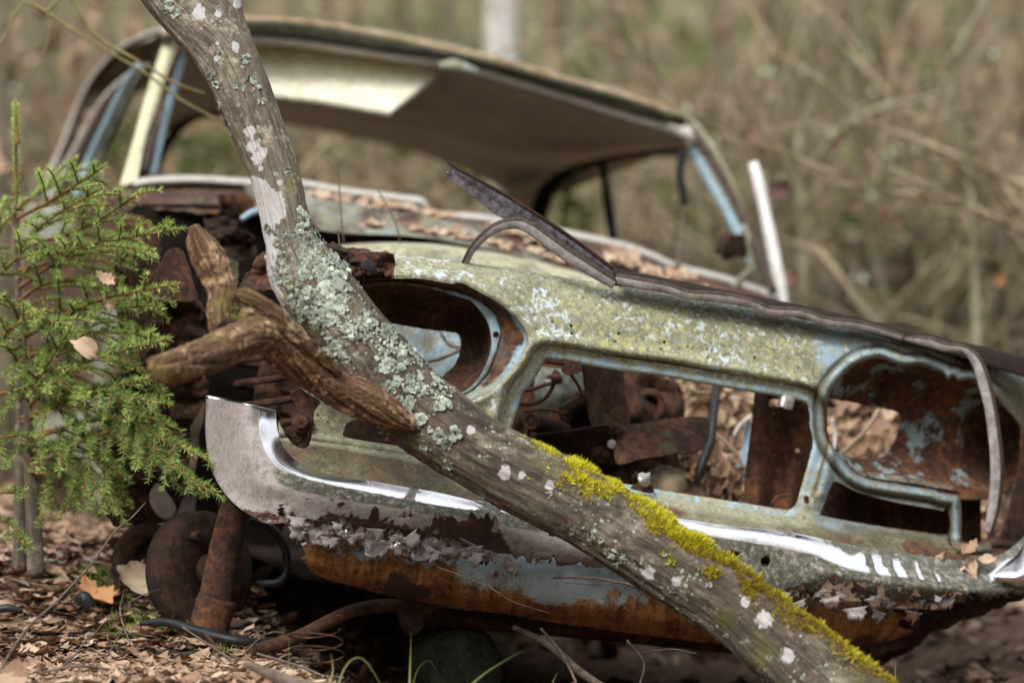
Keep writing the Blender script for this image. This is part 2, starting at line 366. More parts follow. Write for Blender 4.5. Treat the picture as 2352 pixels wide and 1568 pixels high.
mk_simple('black', (.006, .006, .007), (.016, .016, .017), 40, .5, .35)
mk_simple('trim_metal', (.06, .032, .026), (.30, .29, .33), 60, .38, .5, .001, .6)
mk_simple('headliner', (.46, .40, .34), (.70, .63, .55), 5, .9, .1)
mk_simple('visor', (.56, .54, .34), (.90, .89, .78), 45, .8, .2)
mk_simple('cream', (.36, .33, .28), (.55, .52, .47), 40, .6, .3)
mk_simple('gutter', (.07, .085, .07), (.24, .25, .20), 30, .6, .3)
mk_simple('steel', (.30, .28, .25), (.52, .50, .46), 120, .4, .5, .001, .6)
mk_simple('birch', (.55, .53, .50), (.80, .79, .77), 14, .7, .3)
mk_simple('birch_far', (.58, .53, .48), (.82, .79, .75), 6, .8, .2)
mk_simple('stone', (.012, .013, .010), (.045, .048, .030), 30, .95, .1, .006)
mk_simple('twig', (.055, .036, .026), (.17, .13, .10), 60, .8, .2)
mk_simple('twig_yellow', (.14, .115, .045), (.26, .22, .10), 40, .7, .2)
mk_simple('twig_far', (.07, .054, .032), (.36, .29, .185), 4, .9, .1)
mk_simple('plug', (.03, .035, .012), (.075, .08, .03), 90, .8, .2)
mk_simple('orange_wire', (.06, .02, .012), (.15, .05, .026), 90, .75, .3)
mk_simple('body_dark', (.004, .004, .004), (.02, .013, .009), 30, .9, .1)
def mk_leaf(name, stops, tr=.25, sat=1.0):
    m = MT(name); t = m.at('tone'); c = m.ramp(t, *stops)
    c = m.mix(m.math('MULTIPLY', m.rng(m.noise(130, 4, .6), .5, .7), .45), c, m.mix(.5, c, (.04, .022, .014)))
    m.set(Base_Color=c, Roughness=m.rng(t, 0, 1, .55, .75), Specular_IOR_Level=.35); m.bump(m.noise(220, 3), .0008, .5)
    M[name] = m.m
LEAFS = ((0, (.055, .032, .020)), (.25, (.15, .085, .050)), (.5, (.28, .172, .108)), (.75, (.40, .285, .19)), (.93, (.52, .41, .30)), (1, (.46, .20, .07)))
mk_leaf('leaf', LEAFS)
mk_leaf('leaf_orange', ((0, (.33, .15, .06)), (1, (.42, .21, .09))))
mk_simple('tan_rust', (.24, .15, .07), (.46, .38, .26), 25, .8, .2)
mk_simple('lichen_bark', (.10, .08, .05), (.30, .29, .20), 9, .9, .1)
mk_simple('spruce_twig', (.10, .055, .025), (.26, .15, .06), 60, .8, .2)
mk_leaf('leaf_red', ((0, (.09, .04, .035)), (1, (.26, .13, .10))))
mk_leaf('leaf_green', ((0, (.05, .08, .015)), (1, (.15, .19, .05))))
mk_leaf('needle', ((0, (.07, .11, .035)), (.4, (.17, .27, .065)), (.75, (.33, .48, .11)), (1, (.50, .62, .19))))
mk_leaf('moss_leaf', ((0, (.13, .075, .012)), (.3, (.30, .23, .014)), (.65, (.50, .46, .020)), (1, (.66, .62, .05))))
mk_leaf('moss_green', ((0, (.05, .08, .012)), (1, (.20, .27, .04))))
mk_leaf('lichen_leaf', ((0, (.10, .11, .08)), (.4, (.29, .33, .26)), (.8, (.46, .51, .42)), (1, (.50, .52, .33))))
mk_leaf('grass', ((0, (.14, .19, .06)), (.5, (.30, .30, .14)), (1, (.50, .42, .26))))
def mk_ground():
    m = MT('litter_soil'); c = m.ramp(m.sum((.5, m.noise(22, 7, .65)), (.5, m.voro(55, m.warp(.03, 20), out='Color'))), (.2, (.035, .02, .014)), (.45, (.15, .09, .06)), (.7, (.27, .175, .12)), (.9, (.36, .255, .18)))
    far = m.ramp(m.sum((.6, m.noise(.9, 5, .6)), (.4, m.noise(5, 6, .7))), (.36, (.05, .06, .022)), (.46, (.12, .105, .055)), (.54, (.20, .165, .10)), (.64, (.10, .115, .034)))
    c = m.mix(m.at('far'), c, far)
    m.set(Base_Color=c, Roughness=.95, Specular_IOR_Level=.1); m.bump(m.noise(60, 7, .7), .02, .8); M['litter_soil'] = m.m
mk_ground()

# ================================================================== THE WRECKED CAR
CAR0 = F(1300, 1450, 0.8)
car = thing('wrecked_car', CAR0, 'rusting pale blue saloon car wreck without bonnet, lamps or glass, sunk in the forest floor', 'car')
def px(w_, off=0.0): return w_ * (7.0 + off) / FPX          # pixels to metres at a depth behind the front
TOP = np.array([(560, 530), (740, 558), (800, 568), (904, 584), (960, 591), (1040, 600), (1120, 612), (1200, 624), (1300, 639), (1400, 655), (1500, 671), (1600, 687), (1700, 702), (1800, 720), (1880, 735), (1950, 748), (2050, 762), (2150, 780), (2250, 806), (2352, 846), (2440, 900)], float)
def topl(u): return np.interp(u, TOP[:, 0], TOP[:, 1])
GB = np.array([(640, 990), (715, 1000), (800, 1012), (950, 1036), (1100, 1058), (1300, 1090), (1446, 1114), (1701, 1156), (1886, 1186), (2171, 1229), (2300, 1246), (2460, 1262)], float)
def gbl(u): return np.interp(u, GB[:, 0], GB[:, 1])
AP = np.array([(600, 1030), (668, 1056), (720, 1090), (780, 1108), (850, 1117), (930, 1131), (1000, 1142), (1100, 1163), (1250, 1183), (1400, 1194), (1536, 1201), (1676, 1219), (1826, 1237), (1926, 1257), (2026, 1277), (2126, 1289), (2226, 1299), (2300, 1290), (2460, 1270)], float)
def apl(u): return np.interp(u, AP[:, 0], AP[:, 1])
OUT = [(740, 560), (800, 568), (904, 584), (960, 591), (1040, 600), (1120, 612), (1200, 624), (1300, 639), (1400, 655), (1500, 671), (1600, 687), (1700, 702), (1800, 720), (1880, 735), (1950, 748), (2050, 762), (2150, 780), (2250, 806), (2352, 846), (2420, 885), (2450, 960), (2445, 1100), (2420, 1230), (2330, 1290),
       (2226, 1299), (2126, 1289), (2026, 1277), (1926, 1257), (1826, 1237), (1676, 1219), (1536, 1201), (1400, 1194), (1250, 1183), (1100, 1163), (1000, 1142), (930, 1131), (850, 1117), (780, 1108), (720, 1090), (668, 1056), (644, 1014), (640, 968), (652, 994), (676, 1024), (704, 1030), (716, 1000), (722, 945), (735, 922), (690, 890), (657, 830), (648, 770), (656, 708), (672, 672), (710, 625), (735, 600)]
CREST = [(904, 640), (936, 640), (961, 640), (998, 646), (1036, 652), (1061, 651), (1081, 660), (1111, 677), (1148, 697), (1173, 719), (1196, 742), (1208, 763), (1211, 783), (1206, 800), (1191, 828), (1168, 855), (1136, 888), (1106, 908), (1076, 920), (1020, 938), (950, 950), (850, 946), (780, 930), (735, 905), (690, 860), (668, 800), (670, 745), (685, 700), (720, 665), (770, 645), (830, 640)]
GRILLE = [(1252, 826), (1258, 824), (1301, 829), (1331, 834), (1401, 847), (1538, 866), (1633, 883), (1733, 900), (1800, 912), (1841, 921), (1857, 934), (1861, 984), (1867, 1019), (1860, 1049), (1836, 1134), (1826, 1159), (1811, 1171), (1790, 1170), (1701, 1155), (1496, 1123), (1446, 1114), (1300, 1091), (1190, 1075), (1160, 1068), (1158, 1040), (1178, 968), (1186, 944), (1195, 912), (1199, 902), (1218, 879), (1236, 854)]
RH = [(1899, 930), (1904, 906), (1914, 887), (1934, 863), (1959, 841), (1989, 826), (2021, 821), (2046, 829), (2076, 840), (2114, 838), (2144, 848), (2164, 857), (2176, 872), (2190, 866), (2201, 876), (2226, 874), (2251, 886), (2270, 902), (2290, 918), (2314, 943), (2334, 968), (2343, 990), (2342, 1040), (2334, 1100), (2318, 1160), (2296, 1215), (2270, 1242), (2240, 1246), (2212, 1244), (2208, 1230), (2207, 1190), (2206, 1160), (2200, 1141), (2180, 1136), (2159, 1133), (2139, 1125), (2064, 1114), (2014, 1106), (1989, 1100), (1964, 1088), (1939, 1062), (1924, 1044), (1910, 1021), (1901, 996), (1898, 959)]
LOW = [(1921, 1106), (1908, 1114), (1893, 1154), (1884, 1178), (1892, 1186), (1976, 1202), (2126, 1224), (2168, 1228), (2180, 1219), (2183, 1194), (2176, 1178), (2151, 1170), (2066, 1155), (2001, 1140), (1956, 1125)]
LOWL = [(803, 968), (850, 964), (950, 988), (1060, 1012), (1092, 1032), (1085, 1052), (950, 1030), (800, 1007), (790, 990)]
def fascia_S(U, V):
    dO = sdf(U, V, OUT, n=420); dg = sdf(U, V, GRILLE, n=300); dl = sdf(U, V, CREST, n=200); dr = sdf(U, V, RH, n=360); dw = sdf(U, V, LOW, n=120); dw2 = sdf(U, V, LOWL, n=80)
    rg = 7 * n2(U, V, .09, 3) * (((U < 900) & (V < 700)) | ((U > 2140) & (V < 960)))          # corroded outlines
    tiny = np.full(U.shape, 1e3)
    for (a, b) in ((1311, 748), (1312, 766), (1421, 767), (1413, 784), (1526, 786), (1518, 802), (1632, 804), (1624, 821), (1733, 822), (1725, 837), (1833, 844), (1826, 857)):
        tiny = np.minimum(tiny, np.hypot(U - a, V - b) - 4.0)
    hol = np.minimum.reduce([dg, dl, dr - 0 * rg, dw, dw2, tiny, np.maximum(np.abs(U - 1852) - 6, np.abs(V - 1148) - 8), np.maximum(np.abs(U - 2172) - 5, np.abs(V - 1176) - 7) + 0 * U])
    S = np.maximum(dO + rg, -hol)
    return S, dict(dg=dg, dl=dl, dr=dr, dO=dO, dw=dw)
def g_(x, c, s): return np.exp(-((x - c) / s) ** 2)
def fascia_off(U, V, e):
    dg, dl, dr = e['dg'], e['dl'], e['dr']; t = V - topl(U)
    o = .065 * np.exp(-np.maximum(t, -5) / 26) - .008 * sm(0, 150, t) * (1 - sm(150, 330, t))
    o = o + .16 * sm(2180, 2460, U) ** 2
    up = (V < gbl(U) - 50)
    o = o + (-.010 * g_(dg, 46, 13) + .013 * (1 - sm(22, 36, dg)) + .006 * (1 - sm(0, 6, dg))) * sm(0, 30, gbl(U) - 25 - V)
    o = o + .008 * g_(dg, 33, 5) * up
    lip = (U > 900)
    o = o - (.024 * np.exp(-np.maximum(dl, 0) / 26) * lip - .012 * (1 - sm(0, 9, dl))) * 1 + .006 * g_(dl, 31, 5) * (V < 760)
    ring = sm(2330, 2250, U)
    o = o + (-.014 * g_(dr, 12, 9) + .009 * g_(dr, 28, 5) + .014 * (1 - sm(0, 6, dr))) * ring
    dv = V - gbl(U)
    o = o - np.interp(U, [600, 668, 720, 780, 850, 1800, 1926, 2126, 2226, 2300], [0, .035, .062, .085, .102, .108, .104, .094, .07, .03]) * np.clip(dv / np.maximum(apl(U) - gbl(U), 20), 0, 1.0) ** .8 + .006 * g_(dv, 14, 6) - .008 * g_(dv, 2, 6)
    o = o + .012 * n2(U, V, .03, 3) * (U < 905) * (V < 690) + .02 * n2(U, V, .09, 2) * (U < 900) * (V < 690) + .0025 * n2(U, V, .012, 3)
    return o
v, f, U, V, e = sheet((630, 525, 2460, 1310), 3.0, fascia_S, fascia_off)
t = V - topl(U)
edge = np.minimum.reduce([e['dg'], e['dr'], e['dw']])
rust = .55 * np.exp(-np.maximum(edge, 0) / 5) + .45 * np.exp(-np.maximum(t, 0) / 6) + .50 * g_(e['dg'], 33, 5) * (V < gbl(U) - 40) + .30 * g_(e['dr'], 27, 4)
rust = rust + 2.0 * (U < 904) * (V < 700) + .75 * sm(2130, 2230, U) * (1 - sm(820, 900, V)) * (V > 800) + .6 * sm(2260, 2330, U) * sm(900, 1050, V)
rust = rust + .35 * sm(1180, 1260, V) * sm(1600, 2100, U) + .22 * sm(8, 30, V - gbl(U)) * sm(1250, 1050, U) + .25 * sm(8, 30, V - gbl(U)) * (n2(U, V, .02, 3) > .05)
rust = rust + .30 * g_(U, 1500, 120) * g_(e['dg'], 44, 20) + .25 * g_(t, 12, 10) * sm(1650, 1750, U)
cleanr = np.exp(-np.maximum(np.minimum(e['dr'], e['dw']), 0) / 16) + .8 * (1 - sm(14, 30, e['dg'])) + .5 * np.exp(-np.maximum(e['dl'], 0) / 18) * (U > 905)
lich = np.clip(1.05 - cleanr, 0, 1) * (V < gbl(U) - 20) * sm(2360, 2100, U + 0 * V) + .06
grime = .18 * np.clip(1 - cleanr, -1, 1) - .10 * g_(e['dg'], 10, 8) + .25 * sm(8, 40, V - gbl(U)) - .22 * sm(1830, 1920, U) - .15 * (e['dl'] < 70) * (V > 780) + .16 * g_(e['dl'], 40, 16) - .12 * g_(U, 1905, 40)
dvv = V - gbl(U)
dirt = .62 * sm(14, 34, dvv) * sm(1300, 1050, U) + .42 * sm(20, 45, dvv) * sm(1300, 1500, U) + .30 * sm(0, 20, dvv) * sm(1800, 2100, U) + .16 * sm(1780, 1880, U) * (V > 830) + .14 * sm(60, 20, e['dl']) * (V > 760) + .34 * np.exp(-np.maximum(np.minimum(e['dr'], e['dw']), 0) / 30) + .32 * g_(e['dr'], 26, 7) + .30 * g_(e['dg'], 33, 6) * (dvv < -40) + .14 * sm(900, 780, V) * 0 + .25 * (U < 800) * (V > 880) + .30 * g_(e['dl'], 31, 6) * (V < 720) + .25 * sm(2240, 2340, U)  # grime, plus shading of grooves and recessed rims put into the colour
fascia = MB().add(v, f, 0, rust=rust, lich=np.clip(lich, 0, 1), grime=grime, dirt=dirt).build('front_panel', M['paint'], car, solid=.0018)

# ---- left headlamp bowl: three closed loops inside the crest
def loop(points, n=220, c=(950, 795)):
    P = catmull(points, 900, True); a = np.arctan2(P[:, 1] - c[1], P[:, 0] - c[0]); r = np.hypot(P[:, 0] - c[0], P[:, 1] - c[1])
    th = np.linspace(-np.pi, np.pi, n, endpoint=False); k = np.argsort(a); rr = np.interp(th, a[k], r[k], period=2 * np.pi)
    return np.stack([c[0] + rr * np.cos(th), c[1] + rr * np.sin(th)], 1)
R0 = loop(CREST)
R1 = loop([(936, 644), (998, 657), (1036, 664), (1073, 676), (1111, 696), (1136, 718), (1148, 743), (1153, 766), (1148, 783), (1141, 808), (1131, 833), (1121, 856), (1098, 883), (1076, 901), (1020, 920), (950, 930), (850, 928), (780, 908), (720, 865), (690, 800), (692, 745), (710, 705), (750, 672), (820, 650), (880, 645)])
R2 = loop([(936, 655), (998, 666), (1036, 678), (1070, 688), (1083, 693), (1098, 711), (1113, 731), (1123, 753), (1127, 778), (1126, 803), (1116, 833), (1101, 863), (1081, 886), (1056, 902), (1010, 912), (950, 916), (860, 912), (790, 892), (735, 850), (708, 800), (708, 750), (725, 715), (765, 686), (820, 662), (881, 651)])
mb = MB(); th_ = np.linspace(-np.pi, np.pi, 220, endpoint=False)
rg_o = [(-.012, R0, 0), (.004, R0 * .96 + R1 * .04, 0), (.022, R0 * .62 + R1 * .38, 0), (.036, R0 * .25 + R1 * .75, 0), (.044, R1, 0), (.040, R1 * .8 + R2 * .2, 0), (.041, R1 * .2 + R2 * .8, 0), (.046, R2, 0)]
G = np.stack([np.concatenate([L, np.full((220, 1), o)], 1) for o, L, _ in rg_o]); G = catmull_i(G, 44)
base = fascia_off(G[..., 0], G[..., 1], dict(dg=np.full(G.shape[:2], 99.), dl=np.full(G.shape[:2], 99.), dr=np.full(G.shape[:2], 99.)))
base0 = base[0:1]; v = F(G[..., 0], G[..., 1], G[..., 2] + base0 + .0 + .003 * n2(G[..., 0], G[..., 1], .03, 3))
tt = np.linspace(0, 1, 44)[:, None] + 0 * G[..., 0]; upr = sm(.9, -.3, np.sin(th_))[None] * np.ones((44, 1))
ru = .17 + .22 * n2(G[..., 0], G[..., 1], .05, 3) + (.62 * g_(tt, .38, .22) + .25 * g_(tt, .55, .1)) * (.35 + .75 * upr) + .5 * g_(tt, 1, .06) + 1.2 * (G[..., 0] < 890) * (G[..., 1] < 720) + .35 * (G[..., 1] < 690)
BOWL = v.reshape(-1, 3)
MB().add(v.reshape(-1, 3), [grid_faces(44, 220, True)], 0, rust=ru.ravel(), lich=(.5 * (1 - upr) * (tt < .6)).ravel(), grime=(.26 * (1 - upr) - .12 * (tt > .72) * upr).ravel(), dirt=(.24 + .25 * n2(G[..., 0], G[..., 1], .05, 3) + .36 * (1 - upr) * sm(.55, .75, tt) + .35 * g_(tt, .55, .08) + .25 * g_(tt, 1, .1)).ravel()).build('headlight_bowl', M['paint_clean'], car)
HOLE = [(870, 738), (906, 743), (986, 756), (1044, 763), (1056, 772), (1058, 796), (1053, 821), (1043, 841), (1026, 856), (1005, 870), (930, 868), (865, 850), (850, 790)]
def bucket(name, outer, hole, depth, mat, step=4, wall=70, o0=.045, ex=lambda U, V: 0, at=None, ragged=0):
    def S(U, V):
        a = sdf(U, V, outer, n=200); b = sdf(U, V, hole, n=90) + (ragged * n2(U, V, .1, 3) if ragged else 0)
        return np.maximum(a, -b), dict(a=a, b=b)
    P = np.array(outer); bx = (P[:, 0].min() - 8, P[:, 1].min() - 8, P[:, 0].max() + 8, P[:, 1].max() + 8)
    v, f, U, V, e = sheet(bx, step, S, lambda U, V, e: o0 + depth * (1 - (1 - np.clip(-e['a'] / wall, 0, 1)) ** 2) + .008 * (1 - sm(0, 10, e['b'])) + ex(U, V) + .004 * n2(U, V, .02, 3))
    return MB().add(v, f, 0, **(at(U, V, e) if at else {})).build(name, mat, car, solid=.002)
b0 = .0
bucket('headlight_bucket', R2[::6].tolist(), HOLE, .10, M['rust'], wall=62, o0=.075)
# ---- right headlamp: one deep rusty bucket, pale blue paint left on its back wall
RHo = [(1890, 930), (1895, 900), (1906, 880), (1930, 852), (1955, 832), (1989, 815), (2021, 812), (2080, 826), (2144, 836), (2200, 850), (2250, 868), (2300, 905), (2338, 950), (2356, 1000), (2352, 1060), (2330, 1110), (2290, 1140), (2230, 1148), (2159, 1142), (2064, 1124), (2014, 1115), (1955, 1092), (1928, 1062), (1900, 1025), (1890, 990)]
bucket('headlight_bucket', RHo, [(1880, 908), (1904, 914), (1976, 926), (2019, 935), (2052, 942), (2066, 949), (2068, 965), (2061, 996), (2049, 1021), (2034, 1045), (2009, 1055), (1964, 1053), (1939, 1046), (1915, 1040), (1885, 1000)], .13, M['rust_blue'], wall=110, o0=.02,
       ex=lambda U, V: .10 * sm(2180, 2360, U))
# back flange of the right bucket below the hole, a thin pale ledge
def patch(name, rails, n, m, mat, parent=car, solid=.002, wob=.0, wf=.02, rag=0, ragf=.08, fn=FA, mi=0, **at):
    G, P = loft(rails, n, m, fn)
    if wob: P = P + NRM * (wob * n2(G[..., 0], G[..., 1], wf, 3))[..., None]
    f = grid_faces(m, n)
    if rag:                                               # corroded last rail
        tq = np.linspace(0, 1, m)[:, None]; keep = tq < 1 - rag * (.5 + .9 * n2(G[..., 0], G[..., 1] * 0, ragf, 4)); f = keep_faces(f, keep)
    A = {k: (q(G[..., 0], G[..., 1]) if callable(q) else np.full(G.shape[:2], q)).ravel() for k, q in at.items()}
    mb = MB().add(P.reshape(-1, 3), f, mi, **A)
    return mb.build(name, mat, parent, solid=solid) if name else mb
patch('lamp_ledge', [[(1940, 1072, .05), (1990, 1084, .05), (2090, 1098, .05), (2200, 1118, .05)], [(1950, 1086, .04), (1995, 1098, .04), (2090, 1110, .04), (2200, 1128, .04)]], 40, 4, M['paint_rusty'], rust=.3, grime=.1)

# ---- bumper
A_ = [(632, 945, .075), (634, 970, .045), (642, 1005, -.008), (668, 1048, -.052), (720, 1080, -.085), (780, 1097, -.105), (850, 1106, -.115), (930, 1120, -.12), (1000, 1131, -.123), (1100, 1152, -.125), (1250, 1172, -.125), (1400, 1183, -.125), (1536, 1190, -.125), (1676, 1209, -.12), (1826, 1226, -.122), (1926, 1246, -.118), (2026, 1266, -.112), (2126, 1278, -.108), (2226, 1288, -.085), (2300, 1272, -.03), (2352, 1232, .0), (2400, 1170, .06)]
B_ = [(598, 938, .06), (598, 975, .03), (608, 1020, -.03), (631, 1060, -.075), (670, 1086, -.105), (730, 1106, -.125), (800, 1120, -.135), (880, 1136, -.14), (960, 1152, -.145), (1050, 1167, -.145), (1130, 1176, -.145), (1280, 1188, -.145), (1420, 1196, -.145), (1556, 1206, -.145), (1626, 1222, -.145), (1726, 1236, -.145), (1801, 1250, -.145), (1866, 1267, -.145), (1916, 1290, -.15), (1956, 1306, -.155), (2026, 1319, -.155), (2101, 1326, -.15), (2151, 1334, -.145), (2226, 1339, -.13), (2301, 1338, -.10), (2352, 1320, -.06), (2400, 1280, .0)]
C_ = [(556, 928, .06), (554, 1000, .03), (572, 1068, -.03), (615, 1116, -.095), (700, 1143, -.135), (800, 1160, -.15), (950, 1186, -.158), (1100, 1212, -.16), (1250, 1238, -.16), (1400, 1272, -.16), (1550, 1312, -.16), (1650, 1337, -.16), (1726, 1343, -.16), (1826, 1340, -.16), (1876, 1328, -.165), (1916, 1324, -.172), (1960, 1334, -.175), (2026, 1345, -.172), (2101, 1352, -.165), (2226, 1362, -.145), (2301, 1362, -.11), (2352, 1346, -.07), (2400, 1310, -.01)]
D_ = [(475, 911, .24), (474, 1000, .20), (485, 1070, .13), (510, 1122, .05), (545, 1162, -.02), (590, 1190, -.075), (650, 1206, -.105), (720, 1222, -.12), (800, 1240, -.125), (900, 1268, -.13), (1000, 1285, -.13), (1180, 1296, -.13), (1380, 1304, -.13), (1500, 1330, -.125), (1650, 1368, -.12), (1760, 1395, -.115), (1900, 1404, -.11), (2050, 1408, -.11), (2150, 1406, -.10), (2250, 1390, -.07), (2352, 1370, -.03), (2400, 1345, .02)]
nb, mbm = 760, 72
Wb = np.stack([catmull(r, nb) for r in (A_, B_, C_, D_)])
# profile across: roll over the crease, then a nearly flat face, then tuck under
Gb = catmull_i(Wb, mbm); tb = np.linspace(0, 1, mbm)[:, None] + 0 * Gb[..., 0]; Ub, Vb = Gb[..., 0], Gb[..., 1]
Pb = F(Ub, Vb, Gb[..., 2] + .0015 * n2(Ub, Vb, .02, 3) + .02 * sm(.72, 1, tb) * np.maximum(0, n2(Ub, Vb, .05, 3)) * (Ub > 640))
low = sm(.60, 1.0, tb)
cut = 1 - .17 * sm(700, 760, Ub) * sm(1200, 1140, Ub) - (.02 + .22 * np.clip(n2(Ub, Ub * 0, .03, 3), 0, 1) + .30 * np.clip(n2(Ub, Ub * 0, .11, 4, 4.4), 0, 1)) * sm(560, 660, Ub) - .22 * g_(Ub, 1090, 60) - .12 * sm(1700, 1800, Ub)
keep = tb < cut + .05 * n2(Ub, Vb, .2, 2) * sm(560, 660, Ub) + .2 * sm(600, 560, Ub)
hz = n2(Ub, Vb, .05, 4, 3.3) + .4 * n2(Ub, Vb, .14, 3)
keep &= ~((hz > .36) & (tb > .64) & (tb < .86) & (((Ub > 690) & (Ub < 1140)) | (Ub > 1880)))
for a, b in ((1686, 1277), (1757, 1289)): keep &= ~((np.abs(Ub - a) < 8.5) & (np.abs(Vb - b) < 8.5))
keep &= ~((np.abs(Ub - 1270) < 8) & (np.abs(Vb - 1222) < 8))
fb = keep_faces(grid_faces(mbm, nb), keep)
left = sm(900, 640, Ub)
STR = np.zeros_like(Ub)
for su_, w0 in ((1996, 9), (2042, 11), (2088, 12), (2128, 16), (2170, 20)): STR = np.maximum(STR, .9 * sm(w0 * 1.3, w0 * .6, np.abs(Ub - su_ - (tb - .2) * 70 + 8 * n2(Ub, Vb, .05, 3))) * (tb < .40))
alg = 1.0 * g_(tb, .47, .12) * sm(590, 680, Ub) * (Ub < 1500) + 1.0 * (Ub > 1480) * sm(.34, .40, tb) * (.75 - .25 * g_(Ub, 1800, 60)) + 1.0 * (tb < .4) * sm(.16, .34, n2(Ub - 3 * Vb, Vb, .03, 4)) * sm(720, 800, Ub) * (Ub < 1480) + .9 * (tb < .4) * np.maximum(g_(Ub + 40 * tb, 952, 10), g_(Ub + 50 * tb, 1128, 12)) + STR + .75 * sm(.24, .02, tb + .10 * n2(Ub, Vb, .04, 3)) * sm(1800, 1960, Ub) + .55 * g_(tb, .12, .09) * sm(.0, .3, n2(Ub, Vb, .05, 3)) * (Ub > 1500) * (Ub < 1860) + .6 * sm(2150, 2200, Ub) * sm(2290, 2260, Ub) * (tb < .42)
alg = alg + .30 * sm(.5, 1, tb) * sm(1880, 1960, Ub)
ve = .80 * sm(.34, .42, tb) - .14 * sm(700, 520, Ub) - .50 * (tb < .335) + .5 * (tb < .335) * sm(.1, .5, n2(Ub, Vb, .03, 3)) + .12 * sm(.2, .33, tb) * (Ub > 1500) * (Ub < 1560)
rb = .9 * np.exp(-np.maximum(cut - tb, 0) / .035) * (Ub > 560) + .55 * np.exp(-np.maximum(.30 - hz, 0) / .10) * (tb > .58) * (((Ub > 690) & (Ub < 1160)) | (Ub > 1860)) + .35 * low * sm(1750, 1900, Ub) + .55 * np.exp(-np.maximum(tb - .0, 0) / .02) + .35 * g_(Ub, 1290, 60) * sm(.5, .7, tb)
bumper = MB().add(Pb.reshape(-1, 3), fb, 0, algae=alg.ravel(), veil=ve.ravel(), rust=rb.ravel()).build('bumper', M['chrome'], car, solid=.0022)
q_ = np.array([(474, 911, .235), (520, 920, .20), (560, 929, .06), (598, 938, .06), (632, 946, .075)]); q_[:, 2] -= .004
v, f, al, ar = tube(FA(q_), .0032, 40, 8); MB().add(v, f, 0, algae=0, veil=-.5, rust=-.2).build('bumper_rim', M['chrome'], bumper)
# curled flakes of plating hanging from the rotten lower edge
mb = MB(); K = 80
uu = np.concatenate([rng.uniform(680, 1180, 45), rng.uniform(1740, 2180, 35)]); q = np.interp(uu, [640, 800, 1000, 1200, 1500, 1750, 2000, 2200], [1200, 1222, 1252, 1285, 1320, 1352, 1385, 1372]) + rng.normal(0, 17, K)
fl = []
for y in np.linspace(0, 1, 6):
    for x in np.linspace(-.5, .5, 5): fl.append((x * (1.1 - .7 * y ** 2) + .12 * math.sin(9 * y + 4 * x), .30 * math.sin(2.6 * y + 1.5 * x) * y + .35 * y * y, -y * (1 + .35 * math.sin(7 * x))))
tv = np.array(fl)
pos = F(uu, q, rng.uniform(-.165, -.125, K)); s = rng.uniform(.004, .024, K); a = rng.normal(0, .35, K)
X = np.stack([np.cos(a), np.zeros(K), np.sin(a)], 1) * (s * rng.uniform(.7, 2.0, K))[:, None]; Z = np.stack([-np.sin(a) * .9, rng.normal(0, .3, K), np.cos(a)], 1) * s[:, None]; Y = np.tile(NRM, (K, 1)) * (s * rng.uniform(-.5, 1.3, K))[:, None]
v, f = stamp(tv, [grid_faces(6, 5)], pos, X, Y, Z)
mb.add(v, f, 0, veil=np.repeat(rng.uniform(.35, 1.2, K), 30), rust=np.repeat(rng.uniform(-.1, .5, K), 30) + np.tile(.35 * (-tv[:, 2]), K), algae=0)
tag(mb.build('plating_flakes', M['chrome'], bumper, solid=.001), kind='stuff')
# torn lower skin of the bumper, hanging in lobes below a row of rust holes
TS = [(588, 1182), (640, 1184), (700, 1188), (760, 1196), (830, 1202), (900, 1212), (960, 1220), (1030, 1236), (1090, 1256), (1086, 1280), (1060, 1276), (1038, 1297), (1006, 1290), (984, 1262), (996, 1287), (960, 1290), (920, 1278), (897, 1262), (876, 1281), (842, 1276), (826, 1250), (800, 1236), (762, 1236), (733, 1231), (742, 1251), (714, 1250), (700, 1226), (664, 1203), (626, 1203), (596, 1196)]
def ts_S(U, V):
    hh = n2(U, V, .06, 4, 8.1) + .35 * n2(U, V, .16, 3, 2.0); a = sdf(U, V, TS, n=160) + 4.5 * n2(U, V, .10, 4, 6.6)
    return np.maximum(a, (hh - .30) * 30 * sm(60, 10, V - np.interp(U, [600, 760, 900, 1090], [1182, 1196, 1212, 1256])) * (U > 730) - 1.5), dict(a=a, h=hh)
v, f, U, V, e = sheet((575, 1170, 1110, 1310), 2.6, ts_S, lambda U, V, e: np.interp(U, [590, 650, 720, 1100], [-.070, -.100, -.117, -.124]) - .018 * np.maximum(0, n2(U, V, .045, 3, 4.0)) - .010 * sm(-9, 0, e['a']))
tag(MB().add(v, f, 0, algae=-.3, veil=.30 + .35 * n2(U, V, .05, 3), rust=.62 * np.exp(-np.maximum(-e['a'], 0) / 4) + .20 + .55 * n2(U, V, .07, 4) + .45 * sm(.05, .28, e['h']) * (U > 720)).build('torn_skin', M['chrome'], bumper, solid=.0014), 'torn pale lower edge of the bumper hanging in rusty lobes')
